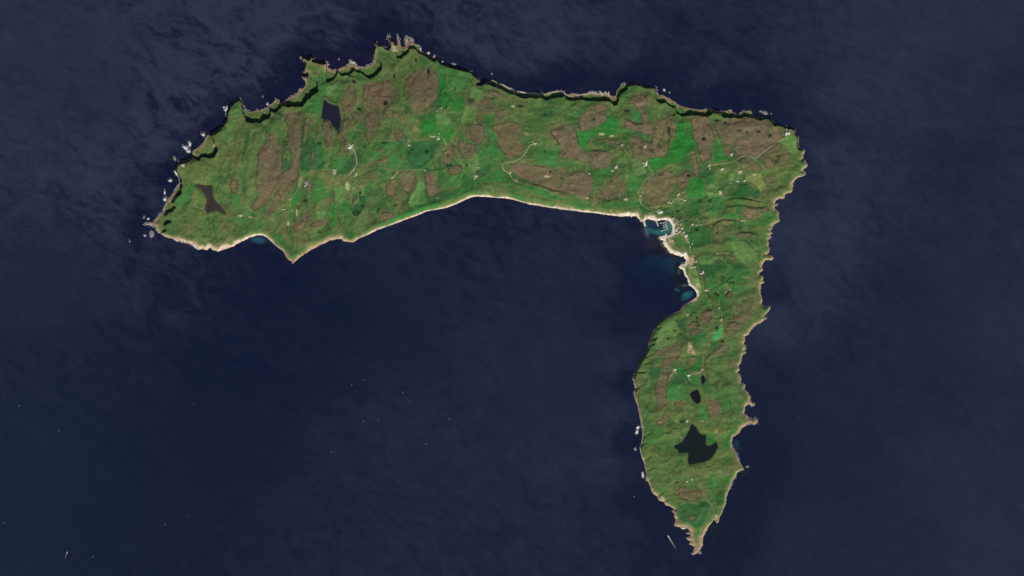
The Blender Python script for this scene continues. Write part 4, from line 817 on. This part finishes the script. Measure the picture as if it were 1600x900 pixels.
# ------------------------------------------------------------------ harbour
M_quay = plain('pale_quay_stone', (.60, .54, .47), .9, .1, .18, .15); M_rubble = plain('dark_rubble_stone', (.13, .11, .12), .9, .1, .3, .2); M_deck = plain('pontoon_deck', (.62, .58, .54), .8, .2, .1, .4)
def wall_along(name, pts, w0, w1, z0, z1, mat, label, cat, jag=.0):
    P = resample(pts, .5); vs_, fs = [], []; rr = random.Random(3)
    for i, (x, y) in enumerate(P):
        a_, b_ = P[max(0, i - 1)], P[min(len(P) - 1, i + 1)]; dx, dy = b_[0] - a_[0], b_[1] - a_[1]; L = math.hypot(dx, dy) or 1; nx_, ny_ = -dy / L, dx / L
        j1, j2, j3 = [1 + rr.uniform(-jag, jag) for _ in range(3)]
        for s_, w, z in ((-1, w1 * j1, z0), (-1, w0 * j2, z1 * j3), (1, w0 * j1, z1 * j2), (1, w1 * j3, z0)): vs_.append(W(x + nx_ * s_ * w / 2 / M_PX, y + ny_ * s_ * w / 2 / M_PX, z))
        if i:
            b0 = 4 * (i - 1); fs += [(b0 + k, b0 + k + 1, b0 + k + 5, b0 + k + 4) for k in range(3)]
    n = 4 * (len(P) - 1); fs += [(0, 3, 2, 1), (n, n + 1, n + 2, n + 3)]
    o = link(name, mesh_from(name, vs_, fs), mat)
    if label: tag(o, label, cat)
    return o
wall_along('breakwater', T('Q', '248,225 262,270 278,320 284,338'), 22, 28, -6, 5, M_quay, 'bright stone quay arm on the western side of the harbour mouth', 'breakwater', .06)
wall_along('breakwater', T('Q', '440,250 462,272 474,305 480,335'), 13, 17, -6, 4.5, M_quay, 'slim stone pier dividing the two harbour basins', 'breakwater', .06)
wall_along('breakwater', T('Q', '284,342 290,390 308,450 328,498'), 8, 26, -6, 1.0, M_rubble, 'dark rubble breakwater trailing south from the bright quay arm', 'breakwater', .4)
wall_along('breakwater', T('Q', '500,512 560,498 610,485 640,490'), 20, 30, -6, 4, M_quay, 'pale stub pier closing the harbour on its southern side', 'breakwater', .1)
wall_along('breakwater', T('Q', '612,490 606,470 604,448'), 12, 16, -6, 3.5, M_quay, 'short pale slipway poking north into the inner basin', 'slipway', .05)
jt = bpy.data.objects.new('pontoon_jetty', None); coll.objects.link(jt); tag(jt, 'floating pontoon jetty with four fingers in the inner harbour basin', 'jetty')
H5 = lambda pts: [(1000 + u / 22.5, 335 + v / 22.5) for u, v in pts]
wall_along('walkway', H5([(905, 235), (922, 350), (972, 505)]), 4.5, 4.5, -.5, 1.0, M_deck, None, None).parent = jt
FING = [[(900, 292), (690, 312)], [(925, 362), (800, 385)], [(942, 415), (805, 470)], [(968, 505), (730, 602)]]
for f_ in FING: wall_along('finger', H5(f_), 5.0, 5.0, -.5, .9, M_deck, None, None).parent = jt

# boats
def hull_mesh(L, B, D):
    sec = [(-.5, .78, 0), (-.3, .95, 0), (0, 1, 0), (.25, .8, .05), (.42, .4, .12), (.5, .03, .2)]; vs_, fs = [], []
    for t_, w, lift in sec:
        for s_, yy, zz in ((-1, 1, 1), (-1, .7, .1), (0, 0, -.35), (1, .7, .1), (1, 1, 1)): vs_.append((t_ * L, (s_ * yy if s_ else 0) * w * B / 2, (zz + lift) * D))
    for k in range(len(sec) - 1):
        b0 = k * 5; fs += [(b0 + i, b0 + 5 + i, b0 + 6 + i, b0 + 1 + i) for i in range(4)]; fs.append((b0 + 4, b0 + 9, b0 + 5, b0))
    fs.append((0, 1, 2, 3, 4)); return mesh_from('hull', vs_, fs)
M_hull = plain('white_boat_paint', (.74, .74, .72), .4, .4, .05); M_cab = plain('pale_cabin', (.66, .60, .55), .5, .3, .05); M_glass = plain('dark_glass', (.04, .05, .06), .15, .5)
hull = hull_mesh(13, 4.2, 1.5); hull.materials.append(M_hull); cabm = box_mesh('cabin', -2.2, 1.8, -1.35, 1.35, 1.5, 3.4); cabm.materials.append(M_cab); wsm = box_mesh('windscreen', 1.805, 1.9, -1.2, 1.2, 2.3, 3.2); wsm.materials.append(M_glass)
def boat(x, y, ang, s_, label, group=None, name='boat'):
    o = bpy.data.objects.new(name, None); coll.objects.link(o); o.location = W(x, y, 0.05); o.rotation_euler = (0, 0, math.radians(ang)); o.scale = (s_,) * 3
    link('hull', hull, parent=o); cb = link('cabin', cabm, parent=o); link('windscreen', wsm, parent=cb); tag(o, label, 'boat', group); return o
names = ['northernmost', 'second', 'third', 'southernmost']
for k, f_ in enumerate(FING):
    (u1, v1), (u2, v2) = f_; n = [4, 2, 3, 4][k]
    for i in range(n):
        t_ = (i + .6) / n; side = 1 if i % 2 else -1; u, v = u1 + (u2 - u1) * t_, v1 + (v2 - v1) * t_ + side * 16
        (x, y), = H5([(u, v)]); boat(x, y, 10 + 20 * (k > 1) + (90 if False else 0), .62, 'small white boat moored %s along the %s finger of the pontoon jetty' % ((['innermost', 'second from shore', 'third from shore', 'outermost'] if n == 4 else ['innermost', 'in the middle', 'outermost'] if n == 3 else ['innermost', 'outermost'])[i], names[k]), 'boats moored at the pontoon jetty')
boat(1044.2, 837.8, 122, 1.55, 'white motor boat with a long bright wake off the southern tip')
boat(105.0, 862.9, 64, 1.15, 'white boat with a short wake in the bottom left corner of the sea')
boat(203.0, 377.8, 118, .95, 'small white boat off the western end of the island')
boat(991.0, 775.7, 60, .85, 'tiny white boat lying off the western side of the southern arm')

# foam: wakes, surf and whitecaps
m_foam, t, b = new_mat('sea_foam')
af = node('ShaderNodeAttribute', attribute_name='foam'); tcf = node('ShaderNodeTexCoord'); nf = node('ShaderNodeTexNoise'); nf.inputs['Scale'].default_value = .12; nf.inputs['Detail'].default_value = 4
t.links.new(tcf.outputs['Object'], nf.inputs['Vector'])
den = math_('MULTIPLY', af.outputs['Fac'], math_('ADD', math_('MULTIPLY', nf.outputs['Fac'], 1.2), .4), True)
t.links.new(den, b.inputs['Alpha']); b.inputs['Base Color'].default_value = (.78, .79, .80, 1); b.inputs['Roughness'].default_value = .9
def foam_obj(name, parts, label, cat, kind='stuff'):
    vs_, fs, dn = [], [], []
    for v, f, dd in parts:
        o_ = len(vs_); vs_ += v; fs += [tuple(i + o_ for i in q_) for q_ in f]; dn += dd
    me_ = mesh_from(name, vs_, fs); at = me_.attributes.new('foam', 'FLOAT', 'POINT'); at.data.foreach_set('value', dn)
    return tag(link(name, me_, m_foam), label, cat, kind=kind)
def foam_strip(pts, w0, w1, d0, d1):
    P = resample(pts, .7); v, f, dd = [], [], []
    for i, (x, y) in enumerate(P):
        a_, b_ = P[max(0, i - 1)], P[min(len(P) - 1, i + 1)]; dx, dy = b_[0] - a_[0], b_[1] - a_[1]; L = math.hypot(dx, dy) or 1; nx_, ny_ = -dy / L, dx / L
        t_ = i / (len(P) - 1); w = w0 + (w1 - w0) * t_; dn = d0 + (d1 - d0) * t_ ** .5
        for s_, e in ((-1, 0), (-.5, .8), (0, 1), (.5, .8), (1, 0)): v.append(W(x + nx_ * s_ * w / 2, y + ny_ * s_ * w / 2, .45)); dd.append(dn * e)
        if i: b0 = 5 * (i - 1); f += [(b0 + k, b0 + 5 + k, b0 + 6 + k, b0 + 1 + k) for k in range(4)]
    return v, f, dd
def foam_patch(cx_, cy_, rx, ry, dens, rr, ang=0.0):
    n = 14; v = [W(cx_, cy_, .5)]; dd = [dens]; f = []
    for ring, e in ((.6, .8), (1.0, 0)):
        for i in range(n):
            a_ = 2 * math.pi * i / n; k = rr.uniform(.65, 1.2) * ring; u_, v_ = rx * math.cos(a_) * k, ry * math.sin(a_) * k
            v.append(W(cx_ + u_ * math.cos(ang) - v_ * math.sin(ang), cy_ + u_ * math.sin(ang) + v_ * math.cos(ang), .5)); dd.append(dens * e)
    for i in range(n): f += [(0, 1 + (i + 1) % n, 1 + i), (1 + i, 1 + (i + 1) % n, 1 + n + (i + 1) % n, 1 + n + i)]
    return v, f, dd
foam_obj('wake', [foam_strip([(1043.8, 837.0), (1046, 841), (1050, 847.5), (1054, 854), (1058, 860)], 2.3, 2.6, .95, .0)], 'long white foam wake trailing behind the motor boat off the southern tip', 'wake')
foam_obj('wake', [foam_strip([(105.2, 862.2), (104, 865.5), (102.4, 869.5), (100.6, 874)], 2.2, 1.6, .62, .0)], 'short white foam wake behind the boat in the bottom left corner', 'wake')
foam_obj('wake', [foam_strip([(203.3, 378.5), (202.2, 376.3), (200.8, 372.6)], 1.6, 1.2, .8, .0)], 'short foam wake behind the small boat off the western end', 'wake')

# ------------------------------------------------------------------ sea rocks
def rock_mesh(seed):
    bm = bmesh.new(); bmesh.ops.create_icosphere(bm, subdivisions=3, radius=1.0); rr = random.Random(seed)
    ax = [(Vector((rr.gauss(0, 1), rr.gauss(0, 1), rr.gauss(0, .7))).normalized(), rr.uniform(.45, .95)) for _ in range(11)]
    for v in bm.verts:
        n_ = v.co.normalized(); r_ = 1.0
        for a_, dd in ax:
            c_ = n_.dot(a_)
            if c_ > .05: r_ = min(r_, dd / c_)
        v.co = n_ * r_ * rr.uniform(.93, 1.05)
    me_ = bpy.data.meshes.new('sea_rock'); bm.to_mesh(me_); bm.free(); return me_
protos = [rock_mesh(s_) for s_ in range(6)]
M_rw = plain('bird_whitened_rock', (.74, .71, .68), .9, .1, .2, 1.2); M_rt = plain('pinkish_tan_rock', (.36, .29, .23), .9, .1, .3, 1.2); M_rg = plain('grey_wet_rock', (.26, .25, .25), .8, .2, .3, 1.2); M_ry = plain('lichen_yellow_rock', (.38, .34, .19), .9, .1, .3, 1.2)
RM = dict(w=M_rw, t=M_rt, g=M_rg, y=M_ry); _rc = {}
surf = []; rr = random.Random(9)
for row in '''
A 785 465 20 26 -30 22 w .5|white rock at the foot of the western cliffs, northernmost of four bright ones
A 642 565 15 34 -10 20 w .7|tall narrow white sea stack beside the broad curved white rock
A 598 605 36 22 40 16 w .9|broad white rock, upper half of a curved pair off the western cliffs
A 630 640 26 20 10 14 w .9|broad white rock, lower half of a curved pair off the western cliffs
A 525 742 20 18 0 14 w .5|white rock touching the western headland below the curved pair
A 486 718 14 26 -20 10 t .5|pinkish rock just seaward of the white one on the western headland
A 500 868 14 34 -30 10 w .5|long white rock hugging the western shore
A 1025 200 22 34 20 8 w .8|white splashed rock below the sharp green north western cape
A 1000 185 12 10 0 5 w .5|small white rock west of the sharp green north western cape
A 1452 150 12 16 0 7 w .4|small white rock in the bay east of the sharp green cape
A 1405 75 6 12 0 4 g .4|tiny grey rock in the bay east of the sharp green cape
B 440 45 20 20 0 12 w .6|round white rock standing clear of the western shore
B 382 168 10 28 0 12 w .5|narrow white rock off the western shore above a round one
B 384 240 20 24 0 14 w .7|bright white rock on the western shore below the narrow one
B 210 446 14 11 0 8 w .6|white rock nearest the western tip's northern side
B 166 430 10 18 20 6 g .5|grey skerry outermost on the western tip's northern side
B 245 605 22 34 -10 5 g .7|wide grey skerry awash just south of the western tip
B 176 621 13 11 0 6 w .6|small white rock west of the wide grey skerry
B 505 665 32 14 25 10 w .6|long white rock on the south western shore, westernmost of three
B 592 685 13 10 0 6 w .4|small white rock on the south western shore, between two larger ones
B 695 725 34 18 35 10 w .5|long white rock on the south western shore, easternmost of three
D 208 335 20 17 30 12 t .4|pink rock off the hooked headland of the north coast
D 597 350 7 9 0 6 w .2|tiny white rock in the middle of the northern bay
D 738 382 34 13 15 9 w .5|white ledge at the point dividing the northern bay
D 470 382 13 14 0 9 y .2|yellow rock at the western corner of the northern bay
D 985 200 12 22 10 12 t .3|pink rock at the western foot of the jagged northern cape
D 1300 145 13 30 5 10 y .3|tall yellowish stack off the jagged northern cape
D 1352 145 15 24 -20 9 t .4|pinkish white stack east of the yellowish one off the jagged cape
D 1208 120 8 34 -5 8 g .2|thin grey blade of rock pointing north from the jagged cape
D 1118 110 12 22 20 8 y .3|yellow rock at the western prong of the jagged cape
D 1415 208 8 8 0 6 w .3|small white rock east of the jagged northern cape
D 1447 240 11 18 -10 9 w .3|white rock against the cliff east of the jagged cape
D 1532 285 15 15 0 9 w .4|round pale rock two along from the jagged cape
G 258 185 10 18 0 9 w .3|pale rock three along from the jagged cape, at the foot of the cliff
G 342 244 13 13 20 10 w .4|bright rock where the northern cliffs straighten
G 462 266 24 10 15 4 g .5|flat grey rock awash off the straight northern cliffs
G 856 370 5 12 0 6 w .4|tiny white rock standing off the middle of the north coast
I 1186 170 12 18 -20 8 w .4|white rock off the rounded north eastern headland
I 1240 196 7 8 0 5 w .3|tiny rock just east of the white rock off the rounded headland
K 855 293 11 10 0 6 g .5|small grey rock west of a larger one off the north eastern corner
K 902 312 30 16 20 7 g .6|larger grey rock off the cliffs near the north eastern corner
K 966 319 7 7 0 5 g .5|smallest grey rock off the cliffs near the north eastern corner
O 178 320 22 15 -20 8 w .9|white rock off the western side of the southern arm, upper of two
O 168 366 16 24 10 8 w .9|white rock off the western side of the southern arm, lower of two
O 150 545 13 15 -20 5 g .6|greenish grey rock south of the two white ones off the southern arm
O 230 815 13 32 -5 8 w .9|long white rock close to the western side of the southern arm
P 648 570 24 8 10 6 w .5|small white ledge in a cove near the southern tip
P 752 832 15 13 -20 5 g .6|grey rock at the western side of the southern tip
P 825 824 16 13 20 4 g .5|grey rock at the eastern side of the southern tip
O 1388 78 10 20 0 6 t .3|tan rock at the mouth of the square cove on the south eastern coast
O 1320 728 18 10 0 3 g .3|low rock off the eastern point beside the star shaped loch
M 1312 818 16 7 -35 5 t .2|tan reef rock below the triangular eastern point'''.strip().split('\n'):
    a_, lab = row.split('|'); sh, u, v, a2, b2, an, hz, mk, fo = a_.split(); x, y = pos(sh, float(u), float(v)); a2, b2, an, hz, fo = float(a2) * .15, float(b2) * .15, math.radians(float(an)), float(hz), float(fo)
    key = (rr.randrange(6), mk)
    if key not in _rc: m_ = protos[key[0]].copy(); m_.materials.append(RM[mk]); _rc[key] = m_
    o = link('sea_rock', _rc[key]); zb = max(0.0, Zat(x, y)); o.location = W(x, y, zb * .6); o.scale = (a2 * M_PX * .92, b2 * M_PX * .92, hz); o.rotation_euler = (0, 0, -an)
    tag(o, lab, 'rock', 'rocks along the coast')
    surf.append(foam_patch(x, y, a2 * 1.3 + .4, b2 * 1.3 + .4, fo * .6, rr, an))
ring = resample(coast + coast[:1], 1.1)
breaker = fbm(np.array([p[0] for p in ring]), np.array([p[1] for p in ring]), 16, 131, 3)
for k in range(1, len(ring) - 1):
    x, y = ring[k]; exposed = x < 300 or y < 215 or (x < 1030 and 560 < y) or (x > 1140 and y > 200)
    if not exposed or breaker[k] < (.02 if (x < 480 or y < 160) else .2) or rr.random() < .35: continue
    dx, dy = ring[k + 1][0] - ring[k - 1][0], ring[k + 1][1] - ring[k - 1][1]; L = math.hypot(dx, dy) or 1; off = rr.uniform(.4, 2.0)
    surf.append(foam_patch(x + dy / L * off, y - dx / L * off, rr.uniform(.5, 1.5), rr.uniform(.35, .8), rr.uniform(.3, .95) * (1 if (x < 480 or y < 160) else .6), rr, rr.uniform(0, 3)))
foam_obj('surf', surf, 'white surf washing round the rocks and streaking off the shore', 'surf')
caps = []; rr = random.Random(4)
for x, y in [(568.4,593.6),(549.6,601),(629.6,613),(640,627.6),(590.8,656.8),(568,658),(702.4,654.4),(665.6,694),(518,706),(92,673),(30,634),(145,870),(6,817),(258,820)]: caps.append(foam_patch(x, y, .9, .8, .42, rr))
for _ in range(420):
    x, y = rr.uniform(0, 1600), rr.uniform(0, 900)
    if GX0 < x < GX0 + NX - 1 and GY0 < y < GY0 + NY - 1 and d[int(y - GY0), int(x - GX0)] > -6: continue
    caps.append(foam_patch(x, y, rr.uniform(.5, 1.6), rr.uniform(.25, .5), rr.uniform(.04, .16), rr, .25))
foam_obj('whitecaps', caps, 'scattered small whitecaps on the open sea', 'whitecaps')

# ------------------------------------------------------------------ scrub
bm = bmesh.new(); bmesh.ops.create_icosphere(bm, subdivisions=1, radius=1.0); bv = [v.co.copy() for v in bm.verts]; bf = [tuple(v.index for v in f.verts) for f in bm.faces]; bm.free()
vs_, fs = [], []; rr = random.Random(12)
for sh, u, v, rx, ry, n in [('H',175,285,26,20,36),('H',410,425,34,12,34),('L',330,430,26,18,30),('L',220,430,18,16,20),('L',190,730,22,16,34),('M',950,445,40,14,40),('M',860,400,34,30,36),('M',790,560,20,12,16),('R',1220,720,26,22,20),('N',560,180,24,8,18),('N',490,260,18,7,14),('O',640,260,26,12,26),
      ('F',780,290,44,34,60),('F',1190,205,20,16,20),('F',400,480,26,18,30),('F',260,160,26,14,26),('J',1150,220,34,18,34),('J',1330,600,16,12,16),('E',1080,330,40,14,40),('E',1520,410,24,14,22),('H',600,425,16,14,16),('H',710,490,18,16,22),('H',1460,490,16,14,16),('N',360,150,26,8,18),('N',340,270,8,16,14),('N',330,320,9,16,14),
      ('N',1060,290,18,10,16),('F',1010,270,18,40,30),('F',820,110,16,50,40),('G',640,650,40,30,40),('G',860,630,30,10,20),('E',400,330,24,10,18),('Q',1400,450,20,20,10),('Q',800,110,20,14,14),('P',590,95,20,14,16)]:
    for _ in range(n):
        a_ = rr.uniform(0, 6.283); k = math.sqrt(rr.random()); sc = .1 if sh in 'QR' else .15
        x, y = pos(sh, u + rx * k * math.cos(a_), v + ry * k * math.sin(a_)); s_ = rr.uniform(2.5, 5.5); z = Zat(x, y); o_ = len(vs_); wx_, wy_, _z = W(x, y)
        for c_ in bv: k2 = rr.uniform(.7, 1.2); vs_.append((wx_ + c_.x * s_ * k2, wy_ + c_.y * s_ * k2, z + .5 * s_ + c_.z * s_ * k2 * .9))
        fs += [tuple(i + o_ for i in f) for f in bf]
tag(link('scrub', mesh_from('scrub', vs_, fs), plain('dark_gorse', (.03, .055, .025), .95, .1, .3, .1)), 'dark thickets of scrub dotted over the fields', 'scrub', kind='stuff')
